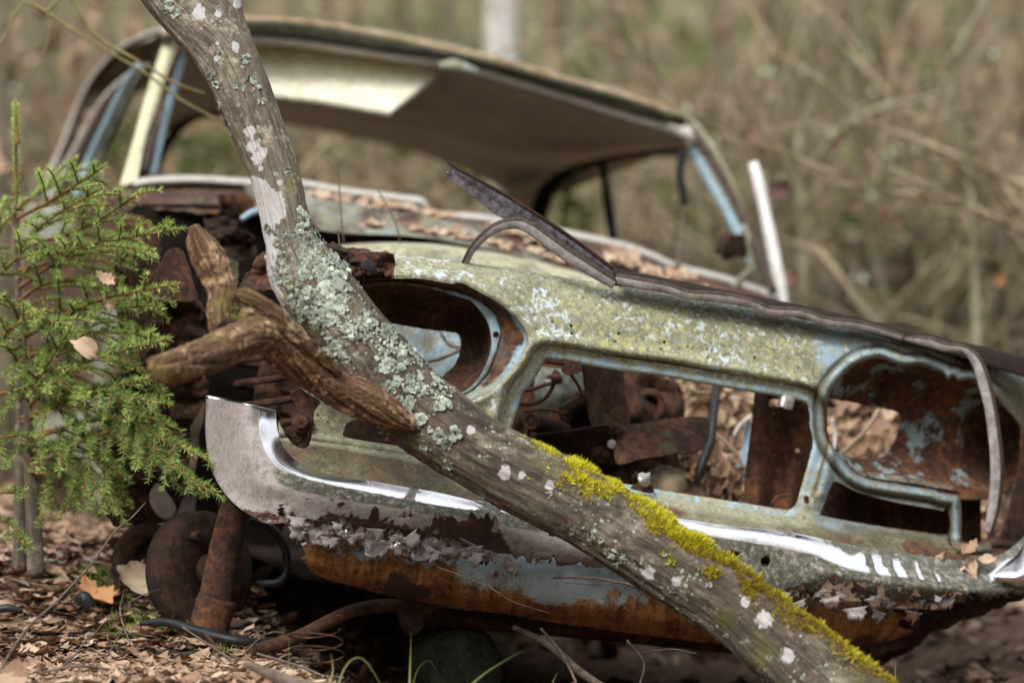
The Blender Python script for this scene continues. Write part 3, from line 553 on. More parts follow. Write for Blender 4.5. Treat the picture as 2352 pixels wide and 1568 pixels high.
# ---- lower valance
T_ = [(685, 1225, -.02), (760, 1232, -.04), (900, 1250, -.05), (1100, 1268, -.05), (1300, 1285, -.05), (1500, 1315, -.05), (1700, 1350, -.05), (1880, 1375, -.04), (2060, 1385, -.02), (2140, 1380, .0)]
E_ = [(682, 1258, -.05), (760, 1270, -.075), (900, 1288, -.085), (1100, 1310, -.09), (1300, 1330, -.09), (1500, 1360, -.09), (1700, 1390, -.085), (1880, 1410, -.075), (2060, 1418, -.05), (2138, 1410, -.03)]
G_ = [(700, 1294, -.03), (760, 1312, -.06), (900, 1340, -.07), (1100, 1366, -.075), (1300, 1392, -.075), (1500, 1420, -.07), (1700, 1445, -.06), (1880, 1458, -.05), (2040, 1460, -.03), (2100, 1445, -.01)]
H_ = [(722, 1318, .06), (760, 1332, .03), (850, 1356, .015), (950, 1378, .01), (1100, 1402, .005), (1326, 1438, .0), (1476, 1458, .0), (1626, 1476, .0), (1826, 1488, .01), (1980, 1488, .03), (2060, 1472, .05)]
Wv = np.stack([catmull(r, 460) for r in (T_, E_, G_, H_)]); Gv = catmull_i(Wv, 40); tv_ = np.linspace(0, 1, 40)[:, None] + 0 * Gv[..., 0]
Pv = F(Gv[..., 0], Gv[..., 1], Gv[..., 2] + .004 * n2(Gv[..., 0], Gv[..., 1], .02, 3))
kp = (Gv[..., 0] > 690 + 26 * n2(Gv[..., 1] * 0, Gv[..., 1], .07, 3)) & (Gv[..., 0] < 2085 + 50 * n2(Gv[..., 1] * 0, Gv[..., 1], .06, 3)) & (tv_ < .99 - .05 * np.clip(n2(Gv[..., 0], Gv[..., 1] * 0, .07, 3), 0, 1))
Uv = Gv[..., 0]
rv = .12 + .34 * n2(Gv[..., 0], Gv[..., 1], .012, 4) + .25 * n2(Gv[..., 0], Gv[..., 1], .05, 4, 2.2) + .50 * sm(1160, 780, Uv) + .50 * sm(.40, .85, tv_) + .30 * sm(1400, 1700, Uv) + .13 * sm(1050, 1200, Uv) + .8 * g_(Uv, 915, 32) * sm(.3, .5, tv_) + .9 * g_(Uv, 1010 - 60 * tv_, 40) * g_(tv_, .75, .22) - .30 * g_(Uv, 1260, 130) * (1 - sm(.5, .8, tv_)) - .25 * g_(tv_, .30, .1) * (Uv > 760) * (Uv < 1000) + .45 * g_(Uv, 1540, 45) * g_(tv_, .4, .2) + .35 * sm(1750, 2000, Uv) + .7 * (sm(728, 700, Uv))
MB().add(Pv.reshape(-1, 3), keep_faces(grid_faces(40, 460), kp), 0, rust=rv.ravel(), su=(Uv / 1250).ravel(), sv=tv_.ravel() * .15).build('lower_valance', M['valance_paint'], car, solid=.002)
# ---- generic corroded sheet
def rag(name, poly, off, mat, amp=3, fr=.06, step=5, gu=0, gv=0, wob=.012, wf=.012, holes=(), parent=car, smooth=True, solid=.002, **at):
    P = np.array(poly, float); uc, vc = P.mean(0)
    def S(U, V):
        a = sdf(U, V, poly, smooth) + amp * n2(U, V, fr, 4, off)
        for h in holes: a = np.maximum(a, -sdf(U, V, h, smooth))
        return a, {}
    bx = (P[:, 0].min() - 10, P[:, 1].min() - 10, P[:, 0].max() + 10, P[:, 1].max() + 10)
    v, f, U, V, e = sheet(bx, step, S, lambda U, V, e: off + gu * (U - uc) / 100 + gv * (V - vc) / 100 + wob * n2(U, V, wf, 3, off * 3))
    return MB().add(v, f, 0, **at).build(name, mat, parent, solid=solid)
def bar(name, pts, wpx, mat, parent=car, n=40, seg=12, flat=1.0, fn=FA, rough=0, **k):
    P = fn(pts); o = np.mean([p[2] for p in pts]) if fn is FA else np.mean([p[2] for p in pts]) - 7
    w_ = np.asarray(wpx, float) / 2 * (7 + o) / FPX
    v, f, al, ar = tube(P, w_, n, seg, True, rough, flat=flat)
    at = dict(along=al, around=ar); at.update({q: np.full(len(v), z) for q, z in k.items()})
    return MB().add(v, f, 0, **at).build(name, mat, parent)
def disc(name, c, n_, r, h, mat, parent, seg=24, bev=.15, hole=0.0, **at):
    """short round boss: centre of its front face c, axis n_"""
    n_ = norm(np.asarray(n_, float)); a = norm(np.cross(n_, [0, 0, 1.0])); b = np.cross(n_, a); th = np.linspace(0, 2 * np.pi, seg, endpoint=False)
    ring = lambda rr, z: c + (a[None] * np.cos(th)[:, None] + b[None] * np.sin(th)[:, None]) * rr - n_[None] * z
    rows = [ring(max(hole, 1e-4), (h * .8 if hole else 0)), ring(max(hole, 1e-4), 0), ring(r * (1 - bev), 0), ring(r * (1 - bev * .3), r * bev * .3), ring(r, r * bev), ring(r, h), ring(r * .2, h)]
    return MB().add(np.concatenate(rows), [grid_faces(len(rows), seg, True)], 0, **at).build(name, mat, parent)
# ---- small fittings on the front
def pix(v):
    d = v - CAM; z = d @ FW; return 1176 + FPX * (d @ RT) / z, 784 - FPX * (d @ UP) / z
bu, bv = pix(BOWL)
for a, b in ((1138, 768), (1090, 893), (1052, 668), (930, 644)):
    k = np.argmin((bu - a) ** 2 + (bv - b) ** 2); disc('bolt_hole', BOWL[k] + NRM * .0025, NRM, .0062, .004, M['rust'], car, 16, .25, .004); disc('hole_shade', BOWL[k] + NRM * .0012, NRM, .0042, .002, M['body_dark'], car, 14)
b_ = disc('bolt', F(690, 968, -.02), NRM + [-.5, 0, .1], .0145, .02, M['rust'], car, 6, .2)
disc('bolt_washer', F(693, 969, -.004), NRM + [-.5, 0, .1], .020, .006, M['rust'], car)
rag('rust_bracket', [(668, 905), (700, 890), (712, 930), (706, 985), (695, 1015), (672, 1008), (690, 960)], .02, M['rust'], 5, .12, 3)
patch('grille_clip', [[(1790, 920, -.004), (1800, 906, -.016), (1816, 909, -.016), (1826, 914, -.014)], [(1788, 936, -.010), (1794, 934, -.022), (1806, 940, -.022), (1818, 941, -.012)]], 12, 6, M['steel'])
patch('grille_clip', [[(1466, 1090, -.05), (1474, 1086, -.05), (1482, 1088, -.05), (1493, 1084, -.05)], [(1466, 1100, -.06), (1474, 1102, -.065), (1484, 1100, -.06), (1492, 1098, -.05)], [(1472, 1112, -.055), (1478, 1116, -.055), (1484, 1116, -.055), (1490, 1112, -.05)]], 14, 8, M['steel'])
rag('clip_tab', [(1448, 1120), (1464, 1108), (1476, 1112), (1490, 1110), (1502, 1132), (1470, 1128)], -.045, M['rust'], 1.5, .1, 2.5)
rag('hanging_clip', [(1292, 842), (1306, 834), (1326, 836), (1336, 846), (1326, 856), (1306, 862), (1290, 852)], .004, M['rust'], 1.5, .1, 2.5, holes=([(1305, 842), (1311, 842), (1311, 848), (1305, 848)],))
rag('torn_edge', [(742, 560), (780, 574), (830, 582), (878, 580), (904, 586), (905, 624), (880, 622), (866, 626), (850, 616), (800, 606), (770, 590)], .015, M['rust'], 3, .1, 3, wob=.03, wf=.03)
rag('torn_edge', [(700, 545), (742, 556), (790, 590), (850, 622), (866, 640), (820, 636), (770, 626), (730, 600)], .05, M['rust_dark'], 5, .1, 3, wob=.03, wf=.03)
rag('rubber_buffer', [(826, 618), (832, 602), (842, 594), (852, 604), (860, 622), (840, 622)], -.012, M['black'], .6, .1, 2.5, solid=.012)
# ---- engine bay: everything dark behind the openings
rag('inner_wing', [(650, 640), (760, 640), (850, 700), (1080, 700), (1120, 900), (900, 900), (760, 870), (640, 820)], .50, M['paint_rusty'], 6, .03, 7, gu=-.06, rust=.14, grime=-.05, lich=0, dirt=.28)
bx = MB()
def boxf(x0, x1, v0, v1, o0, o1, mat, name, parent=car, wob=0):
    c = [F(a, b, o) for o in (o0, o1) for b in (v0, v1) for a in (x0, x1)]
    return MB().add(np.array(c), [np.array([(0, 1, 3, 2), (1, 5, 7, 3), (5, 4, 6, 7), (4, 0, 2, 6), (4, 5, 1, 0), (2, 3, 7, 6)])], 0).build(name, mat, parent, smooth=False)
patch('engine_block', [[(1180, 800, .42), (1300, 812, .36), (1420, 832, .40), (1560, 880, .46)], [(1180, 950, .38), (1300, 960, .33), (1420, 960, .36), (1570, 960, .45)], [(1190, 1150, .42), (1300, 1150, .38), (1420, 1140, .42), (1560, 1080, .50)]], 60, 40, M['rust'], wob=.03, wf=.02)
disc('engine_port', F(1495, 932, .40), NRM, .034, .06, M['rust'], car, 28, .15, .019)
disc('port_shade', F(1495, 932, .42), NRM, .022, .01, M['body_dark'], car)  # dark disc stands in for the shade inside the port
disc('pulley', F(1352, 1000, .30), NRM + [.25, 0, 0], .088, .03, M['rust'], car, 40, .12, .05)
patch('wiring_plate', [[(1230, 842, .34), (1290, 848, .30), (1345, 858, .34)], [(1228, 900, .33), (1290, 905, .28), (1340, 910, .33)], [(1240, 960, .36), (1290, 965, .32), (1335, 960, .36)]], 30, 24, M['gutter'], wob=.01)
for q, wd in (([(1196, 900, .18), (1235, 890, .20), (1262, 876, .22), (1275, 850, .24)], 9), ([(1192, 928, .18), (1228, 926, .20), (1256, 910, .21), (1272, 882, .22), (1282, 852, .22)], 10), ([(1306, 852, .16), (1325, 880, .16), (1334, 900, .16), (1328, 915, .16), (1312, 921, .16)], 8), ([(1205, 945, .22), (1250, 940, .24), (1300, 950, .24)], 7), ([(1250, 826, .25), (1290, 832, .25), (1340, 842, .25)], 16), ([(1200, 960, .22), (1215, 980, .2), (1212, 1010, .22)], 8), ([(1285, 948, .2), (1300, 965, .2)], 7)):
    bar('wire', q, wd, M['orange_wire'], n=26, seg=8)
bar('wire_joint', [(1262, 872, .20), (1285, 870, .21)], 24, M['orange_wire'], n=8)
bar('wire_joint', [(1252, 880, .19), (1264, 878, .19)], 16, M['steel'], n=8)
bar('wire_plug', [(1314, 921, .155), (1300, 929, .15), (1284, 938, .15)], [10, 13, 12], M['plug'], n=10)
bar('hose_stub', [(1219, 967, .17), (1250, 978, .21), (1295, 990, .26)], 42, M['rust'], n=12, seg=20)
disc('hose_mouth', F(1219, 967, .165), norm(F(1219, 967, .17) - F(1250, 978, .21)), .0165, .02, M['rust'], car, 20, .1, .011)
disc('bore_shade', F(1220.5, 967.5, .172), norm(F(1219, 967, .17) - F(1250, 978, .21)), .0115, .01, M['body_dark'], car, 20)  # dark disc: shade of the open hose end put into colour
# fan: four twisted blades, hub, four bolts
def blade(poly, off, gu, gv, mat=M['rust_mossy']): return rag('fan_blade', poly, off, mat, .8, .05, 3, gu=gu, gv=gv, wob=.004, wf=.02, solid=.003, parent=fan)
fan = disc('fan', F(1407, 1020, .19), NRM, .042, .03, M['rust_mossy'], car, 32, .2)
blade([(1428, 985), (1470, 974), (1540, 963), (1615, 959), (1626, 970), (1630, 998), (1622, 1020), (1598, 1040), (1540, 1046), (1470, 1056), (1420, 1068), (1410, 1030)], .20, .015, -.10)
blade([(1338, 826), (1380, 832), (1426, 844), (1432, 900), (1442, 950), (1440, 980), (1405, 1000), (1370, 990), (1354, 970), (1346, 920)], .22, .14, .0)
blade([(1225, 1000), (1300, 988), (1380, 974), (1400, 980), (1402, 1060), (1340, 1090), (1270, 1085), (1215, 1050)], .20, .0, .12, M['rust_dark'])
blade([(1376, 1040), (1440, 1045), (1452, 1100), (1448, 1160), (1390, 1160), (1372, 1100)], .22, -.12, .0, M['rust_dark'])
for a, b in ((1387, 999), (1425, 996), (1392, 1043), (1431, 1037)): disc('fan_bolt', F(a, b, .168), NRM, .0078, .012, M['rust'], fan, 6, .2)
disc('fan_cap', F(1407, 1020, .165), NRM, .0085, .012, M['cream'], fan, 16, .3)
# radiator side support with slot and holes, hose, pale inner sheet
v, f, U, V, e = sheet((1690, 890, 1900, 1200), 3, lambda U, V: (np.maximum(sdf(U, V, [(1735, 880), (1880, 900), (1885, 960), (1868, 1060), (1840, 1175), (1706, 1165), (1712, 1080), (1728, 960)], False), -np.minimum.reduce([np.maximum(np.abs(U - 1777) - 12, np.abs(V - 925) - 9), np.hypot(U - 1777, V - 948) - 4, np.hypot(U - 1831, V - 1035) - 5.5])), {}), lambda U, V, e: .15 + .014 * np.sin((U - 1706 + .12 * (V - 900)) / 13.0) * sm(1690, 1740, U) + .02 * sm(1800, 1900, U))
MB().add(v, f, 0).build('radiator_support', M['rust_tan'], car, solid=.002)
bar('black_hose', [(1648, 870, .5), (1640, 940, .45), (1632, 1010, .42), (1610, 1075, .4), (1600, 1130, .4)], [20, 22, 22, 24, 22], M['black'], n=30)
rag('pale_sheet', [(1712, 960), (1726, 990), (1722, 1060), (1716, 1130), (1690, 1115), (1688, 1080), (1702, 1040)], .50, M['paint_clean'], 2, .05, 4, lich=0, grime=-.3, rust=-.3)
rag('horn_disc', [(1905, 1110), (1960, 1108), (1990, 1140), (2000, 1180), (1985, 1215), (1900, 1200)], .10, M['rust_dark'], 1, .05, 4)
rag('lower_backing', [(1860, 1080), (2240, 1140), (2240, 1270), (1860, 1220)], .15, M['rust'], 3, .05, 6)
bar('wire', [(1775, 1168, .1), (1776, 1150, .1), (1790, 1138, .1), (1820, 1136, .1)], 6, M['orange_wire'], n=16)
bar('wire_plug', [(1771, 1166, .1), (1773, 1152, .1)], 8, M['black'], n=8)
rag('inner_wing', [(620, 800), (760, 850), (900, 880), (1150, 880), (1180, 1100), (900, 1120), (640, 1060)], .58, M['rust_dark'], 6, .03, 7)
# coil spring, strut and rotten inner wing on the left
th = np.linspace(0, 2 * np.pi * 4, 150); zc = F(612, 990, .34); pts = np.stack([zc[0] + .056 * np.cos(th), zc[1] + .056 * np.sin(th), zc[2] + .0068 * th - .02], 1)
v, f, al, ar = tube(pts, .0068, 300, 10); MB().add(v, f, 0, along=al, around=ar).build('coil_spring', M['rust'], car)
bar('strut', [(624, 830, .35), (616, 900, .34), (606, 1000, .33)], [52, 62, 74], M['rust'], n=20, seg=20, rough=.03)
rag('inner_wing', [(480, 700), (560, 650), (660, 700), (680, 900), (690, 1050), (640, 1240), (560, 1330), (470, 1300), (450, 1100), (470, 900)], .62, M['body_dark'], 8, .03, 8)  # near-black sheet: shade of the deep left bay put into its colour
rag('rotten_wing', [(372, 596), (395, 570), (420, 580), (440, 640), (450, 690), (400, 692), (352, 688), (350, 640)], .42, M['rust_tan'], 4, .06, 4, gu=.05, gv=-.04)
rag('rotten_wing', [(270, 500), (330, 500), (372, 560), (360, 640), (350, 760), (280, 760), (262, 640)], .55, M['rust'], 8, .05, 5)
rag('rotten_wing', [(350, 690), (460, 694), (474, 760), (460, 850), (480, 900), (440, 980), (430, 1100), (400, 1180), (330, 1200), (240, 1180), (250, 900), (330, 760)], .48, M['rust'], 9, .04, 5, gv=.02, wob=.05, wf=.025)
rag('rotten_wing', [(404, 700), (440, 698), (452, 740), (436, 790), (416, 770)], .50, M['paint_rusty'], 6, .07, 4, wob=.015, wf=.03, rust=.3, grime=.4, lich=0)
rag('rotten_wing', [(470, 506), (520, 500), (560, 520), (590, 560), (570, 600), (520, 590), (480, 560)], .64, M['rust_dark'], 9, .06, 4, wob=.06, wf=.03)
rag('rotten_wing', [(552, 668), (580, 610), (604, 580), (640, 600), (680, 690), (640, 670)], .20, M['rust'], 5, .06, 3, gv=-.06, wob=.03, wf=.03)
rag('rotten_wing', [(505, 590), (535, 575), (548, 620), (540, 665), (515, 650)], .7, M['paint_yellow'], 4, .06, 5, lich=.5, grime=.1, rust=.1)
rag('wing_scrap', [(345, 1135), (362, 1110), (398, 1150), (402, 1175), (380, 1190), (352, 1170)], .5, M['cream'], 3, .06, 4, gv=.05)
bar('brake_hose', [(575, 1195, .2), (625, 1215, .2), (655, 1260, .2), (658, 1310, .2), (640, 1336, .2), (590, 1340, .22)], [20, 20, 20, 18, 18, 16], M['black'], n=40)
# brake drum and wheel flange
AX = norm(np.array([.68, -.72, .10]))
dr_ = disc('brake_drum', F(482, 1310, .28), AX, .112, .05, M['rust_dark'], car, 64, .16)
for a, b in ((-.02, .035), (-.045, -.035), (.03, .06), (.025, -.05)):
    hh = norm(np.cross(AX, [0, 0, 1.0])); disc('wheel_stud', F(482, 1310, .28) + hh * a * 1.2 + np.array([0, 0, b]) * 1.1 + AX * .012, AX, .010, .02, M['rust'], dr_, 6, .2)
disc('drum_hub', F(482, 1310, .28) + AX * .03, AX, .032, .05, M['rust_dark'], car, 32, .2)
disc('wheel_flange', F(352, 1300, .52), AX, .085, .02, M['rust_dark'], car, 48, .1, .05)
bar('steering_arm', [(548, 1130, .16), (520, 1250, .17), (486, 1420, .18)], [64, 72, 78], M['rust'], n=30, seg=24, rough=.02)
bar('arm_sleeve', [(500, 1372, .175), (484, 1425, .18), (480, 1455, .18)], [88, 90, 92], M['rust'], n=14, seg=24, rough=.02)
bar('anti_roll_bar', [(572, 1497, -.02), (640, 1478, .0), (700, 1455, .02), (760, 1424, .04), (810, 1402, .06), (860, 1392, .08), (915, 1390, .10), (1000, 1398, .14)], 31, M['rust'], n=60, seg=16, rough=.03)
bar('axle_beam', [(930, 1412, .14), (1200, 1432, .14), (1500, 1462, .14), (1800, 1490, .16), (2000, 1510, .2)], [46, 44, 42, 44, 44], M['rust_dark'], n=60, seg=14, rough=.08)
rag('roll_bar_clamp', [(914, 1380), (948, 1376), (962, 1400), (958, 1445), (930, 1452), (916, 1430)], .06, M['rust_dark'], 4, .08, 3, solid=.03)
bar('rotten_sill', [(1880, 1560, .12), (2000, 1520, .1), (2060, 1490, .08), (2150, 1430, .04), (2250, 1385, .0), (2352, 1330, -.02), (2420, 1290, .0)], [20, 34, 40, 44, 54, 60, 60], M['rust_dark'], n=140, seg=18, rough=.9)
rag('torn_skirt', [(1780, 1385), (1900, 1395), (2030, 1398), (2120, 1395), (2170, 1402), (2110, 1430), (2100, 1470), (2020, 1500), (1900, 1498), (1800, 1480)], .0, M['rust_dark'], 7, .05, 4, wob=.03)
patch('bumper_end', [[(2340, 1272, -.07), (2358, 1246, -.05), (2390, 1222, -.02), (2430, 1200, .04)], [(2286, 1318, -.12), (2318, 1322, -.13), (2360, 1312, -.13), (2430, 1270, -.06)], [(2290, 1332, -.11), (2330, 1345, -.10), (2370, 1336, -.10), (2430, 1300, -.04)]], 40, 20, M['chrome'], algae=0, veil=-.6, rust=-.2, parent=bumper)

ub = np.array([F(700, 1330, .10), F(2080, 1480, .10)]); ub = np.concatenate([ub, ub - NRM * 2.6 + np.array([0, 0, .12])])  # added sheet under the car, keeps light out of the hollow
MB().add(np.concatenate([ub, ub + np.array([0, 0, .01])]), [np.array([(0, 1, 3, 2), (4, 6, 7, 5), (0, 4, 5, 1), (2, 3, 7, 6), (0, 2, 6, 4), (1, 5, 7, 3)])], 0).build('underbody_blocker', M['rust_black'], car, smooth=False)
# ---- cabin: roof, pillars, cowl
roof_rows = [  # outer skin from the drip rail back over the crown
 [(350, 92, 1.95), (385, 68, 1.85), (470, 50, 1.78), (565, 43, 1.75), (700, 50, 1.74), (850, 74, 1.73), (1000, 105, 1.73), (1176, 146, 1.74), (1276, 175, 1.75), (1376, 201, 1.76), (1476, 231, 1.78), (1540, 256, 1.80), (1580, 276, 1.84)],
 [(300, 110, 2.4), (400, 58, 2.4), (700, 44, 2.4), (1000, 98, 2.4), (1276, 168, 2.4), (1476, 222, 2.4), (1600, 285, 2.4)],
 [(230, 180, 3.1), (400, 80, 3.2), (700, 70, 3.2), (1000, 120, 3.2), (1276, 190, 3.2), (1476, 250, 3.1), (1610, 310, 3.0)],
 [(200, 250, 3.5), (400, 200, 3.6), (700, 230, 3.7), (1000, 300, 3.7), (1276, 350, 3.6), (1476, 360, 3.4), (1620, 360, 3.3)]]
roof = patch('roof', roof_rows, 70, 24, M['paint_far'], solid=.002, rust=lambda U, V: .5 * g_(n2(U, V, .01, 3), .2, .3), lich=.6, grime=.15)
# drip rail in layers: rust brown lip, grey-green gutter, dark slot, cream header
rl = [(370, 78), (470, 52), (565, 45), (700, 52), (850, 76), (1000, 107), (1176, 148), (1276, 177), (1376, 203), (1476, 233), (1540, 258)]
bar('roof_edge', [(a, b, 1.70) for a, b in rl], [12, 12, 13, 14, 15, 16, 15, 14, 14, 13, 10], M['tan_rust'], roof, 80, 12)
patch('gutter', [[(a, b + 6, 1.69) for a, b in rl], [(a, b + 16, 1.72) for a, b in rl], [(a, b + q, 1.76) for (a, b), q in zip(rl, (26, 28, 30, 34, 34, 32, 28, 26, 25, 24, 20))]], 70, 10, M['gutter'], roof)
hd = [(385, 110), (470, 92), (570, 86), (700, 96), (800, 112), (900, 128), (1000, 142), (1090, 160), (1176, 186), (1326, 231), (1451, 270), (1540, 294), (1592, 315)]
bar('windscreen_header', [(a, b + 2, 1.74) for a, b in hd], [6, 6, 6, 7, 9, 13, 19, 20, 16, 15, 17, 22, 26], M['cream'], roof, 90, 12)
bar('header_scrap', [(1010, 152, 1.70), (1040, 150, 1.69), (1070, 158, 1.69), (1098, 168, 1.70)], [18, 26, 24, 14], M['paint_far'], roof, 24, 10, rough=.3, rust=0, lich=.5, grime=.1)
# headlining: underside of the roof from the header back to the rear window
HL = [[(385, 112, 1.75), (570, 90, 1.75), (800, 114, 1.75), (1000, 146, 1.75), (1176, 190, 1.76), (1326, 235, 1.77), (1451, 274, 1.78), (1592, 322, 1.82)],
      [(380, 150, 2.1), (570, 120, 2.1), (800, 150, 2.1), (1000, 196, 2.1), (1176, 240, 2.1), (1326, 290, 2.1), (1451, 318, 2.1), (1575, 338, 2.1)],
      [(372, 220, 2.6), (500, 190, 2.6), (700, 220, 2.6), (900, 262, 2.6), (1100, 318, 2.6), (1250, 360, 2.6), (1380, 360, 2.5), (1540, 346, 2.4)],
      [(385, 320, 3.1), (430, 276, 3.15), (465, 263, 3.2), (640, 278, 3.25), (750, 298, 3.25), (900, 330, 3.25), (1000, 360, 3.25), (1100, 396, 3.2), (1150, 424, 3.15), (1182, 460, 3.1), (1200, 480, 3.0)]]
patch('headlining', HL, 90, 40, M['headliner'], roof, solid=.003)
# C pillar and rear quarter, dark door apertures
patch('rear_pillar', [[(1148, 424, 3.12), (1172, 452, 3.12), (1184, 490, 3.1), (1190, 545, 3.08)], [(1200, 420, 2.95), (1206, 455, 2.95), (1210, 495, 2.95), (1214, 550, 2.95)], [(1300, 385, 2.75), (1262, 420, 2.8), (1240, 480, 2.8), (1222, 550, 2.8)]], 24, 16, M['headliner'], car)
bar('rear_pillar', [(350, 412, 2.92), (362, 372, 2.95), (386, 326, 2.98), (420, 288, 3.0), (468, 266, 3.02), (560, 266, 3.06)], [20, 26, 26, 20, 16, 10], M['body_dark'], car, 40)
bar('rear_window_edge', [(600, 272, 3.24), (750, 300, 3.25), (900, 332, 3.25), (1000, 362, 3.25), (1100, 398, 3.2), (1152, 428, 3.15), (1176, 462, 3.12), (1180, 500, 3.1)], [6, 7, 7, 8, 10, 14, 16, 16], M['gutter'], car, 50)
bar('door_frame', [(1222, 560, 2.5), (1236, 500, 2.5), (1256, 440, 2.48), (1300, 400, 2.42), (1380, 372, 2.3), (1460, 356, 2.15), (1560, 345, 1.95)], [40, 42, 40, 26, 16, 12, 10], M['body_dark'], car, 60)
bar('door_frame', [(1292, 560, 2.4), (1298, 480, 2.4), (1310, 420, 2.36), (1330, 395, 2.3)], [9, 12, 14, 16], M['gutter'], car, 30)
bar('centre_pillar', [(1384, 372, 2.25), (1390, 430, 2.25), (1400, 500, 2.22), (1410, 560, 2.2)], [18, 20, 22, 22], M['body_dark'], car, 30)
bar('centre_pillar', [(1398, 372, 2.2), (1406, 440, 2.2), (1414, 500, 2.2), (1420, 560, 2.2)], [5, 6, 7, 8], M['cream'], car, 30)
# right A pillar: blue inner face, dark seal, tan outer lip
patch('front_pillar', [[(1580, 345, 1.82), (1620, 420, 1.66), (1664, 500, 1.5), (1716, 606, 1.36)], [(1590, 343, 1.80), (1630, 415, 1.64), (1674, 495, 1.48), (1726, 603, 1.35)], [(1602, 340, 1.80), (1642, 410, 1.64), (1688, 490, 1.48), (1740, 600, 1.35)]], 30, 10, M['paint_clean'], lich=.1, grime=.0, rust=.0, dirt=.30, )
bar('pillar_seal', [(1592, 300, 1.75), (1624, 345, 1.69), (1662, 412, 1.58), (1702, 492, 1.44), (1740, 580, 1.33), (1776, 670, 1.25)], [18, 24, 24, 22, 22, 20], M['rubber_top'], car, 50)
bar('pillar_lip', [(1545, 258, 1.8), (1585, 276, 1.82), (1622, 318, 1.78), (1672, 405, 1.66), (1714, 500, 1.52), (1752, 598, 1.4), (1782, 668, 1.3)], [12, 14, 12, 9, 9, 10, 10], M['paint_yellow'], car, 50, grime=.25, rust=.1, lich=.2)
bar('header_corner', [(1570, 296, 1.80), (1590, 304, 1.78), (1597, 318, 1.78), (1584, 334, 1.80)], [18, 22, 22, 16], M['cream'], car, 16)
bar('hanging_seal', [(1566, 348, 1.74), (1562, 400, 1.74), (1568, 440, 1.74), (1574, 472, 1.74)], [22, 18, 20, 22], M['black'], car, 24)
bar('broken_bracket', [(1709, 518, 1.38), (1722, 560, 1.36), (1728, 612, 1.35), (1700, 640, 1.33), (1678, 672, 1.32)], [14, 18, 17, 14, 12], M['paint_far'], car, 30, grime=.2, rust=.15, dirt=.3)
bar('broken_bracket', [(1706, 520, 1.37), (1694, 545, 1.37), (1684, 572, 1.37)], [10, 9, 8], M['paint_clean'], car, 14, grime=.1, rust=.25)
rag('mirror_case', [(1640, 580), (1660, 542), (1672, 536), (1700, 540), (1706, 560), (1692, 588), (1664, 584)], 1.36, M['rust_dark'], 1.5, .05, 3, gu=.1, solid=.02)
# left A pillar and door frames behind it
patch('front_pillar', [[(383, 74, 1.76), (340, 200, 1.66), (306, 320, 1.5), (274, 426, 1.36)], [(400, 78, 1.74), (358, 200, 1.64), (324, 320, 1.48), (290, 425, 1.34)], [(418, 84, 1.75), (374, 200, 1.65), (336, 320, 1.49), (316, 412, 1.35)]], 40, 12, M['paint_yellow'], lich=.5, grime=-.12, rust=-.1)
patch('front_pillar', [[(426, 95, 1.80), (402, 170, 1.72), (374, 270, 1.6), (346, 402, 1.44)], [(440, 100, 1.82), (416, 180, 1.74), (388, 280, 1.62), (360, 402, 1.46)]], 40, 6, M['paint_clean'], lich=.3, grime=.05, rust=-.1, dirt=.2)
bar('pillar_seal', [(374, 230, 1.62), (356, 290, 1.56), (338, 350, 1.48), (328, 398, 1.42)], [8, 20, 26, 22], M['rubber_top'], car, 30)
bar('rear_quarter_edge', [(96, 456, 2.9), (120, 400, 2.9), (150, 336, 2.9), (200, 214, 2.85), (250, 144, 2.7), (300, 104, 2.45), (350, 80, 2.1), (390, 68, 1.85)], [22, 24, 24, 24, 24, 22, 20, 18], M['rubber_top'], car, 70)
bar('roof_edge', [(90, 452, 2.86), (114, 396, 2.86), (144, 332, 2.86), (194, 208, 2.8), (245, 139, 2.66), (296, 99, 2.4), (348, 76, 2.05), (388, 64, 1.8)], [10, 10, 10, 10, 11, 11, 10, 10], M['cream'], car, 70)
bar('door_frame', [(104, 470, 2.6), (140, 400, 2.6), (180, 330, 2.55), (230, 240, 2.45), (285, 182, 2.3), (330, 158, 2.1)], [15, 15, 14, 14, 12, 10], M['cream'], car, 50)
bar('door_frame', [(176, 450, 2.3), (205, 370, 2.3), (250, 275, 2.2), (290, 195, 2.1), (318, 150, 2.0)], [24, 22, 21, 19, 14], M['paint_clean'], car, 50, grime=.0, rust=-.1, dirt=.25)
bar('door_frame', [(198, 450, 2.34), (226, 370, 2.34), (270, 275, 2.24), (310, 195, 2.14), (340, 150, 2.0)], [16, 20, 20, 16, 12], M['gutter'], car, 50)
bar('door_frame', [(128, 470, 2.5), (160, 410, 2.5), (200, 330, 2.45), (250, 245, 2.35), (300, 190, 2.2)], [24, 26, 24, 20, 10], M['rubber_top'], car, 50)
# left flank below the windows, seen between the spruce twigs
patch('side_panel', [[(60, 470, 2.8), (180, 470, 2.2), (280, 440, 1.5)], [(40, 640, 2.8), (160, 640, 2.2), (270, 600, 1.45)], [(40, 900, 2.8), (150, 950, 2.1), (270, 900, 1.4)], [(60, 1130, 2.7), (160, 1180, 2.1), (270, 1160, 1.4)]], 40, 30, M['paint_far'], rust=lambda U, V: .62 + .7 * n2(U, V, .008, 3), lich=.3, grime=.1, wob=.03, wf=.01)
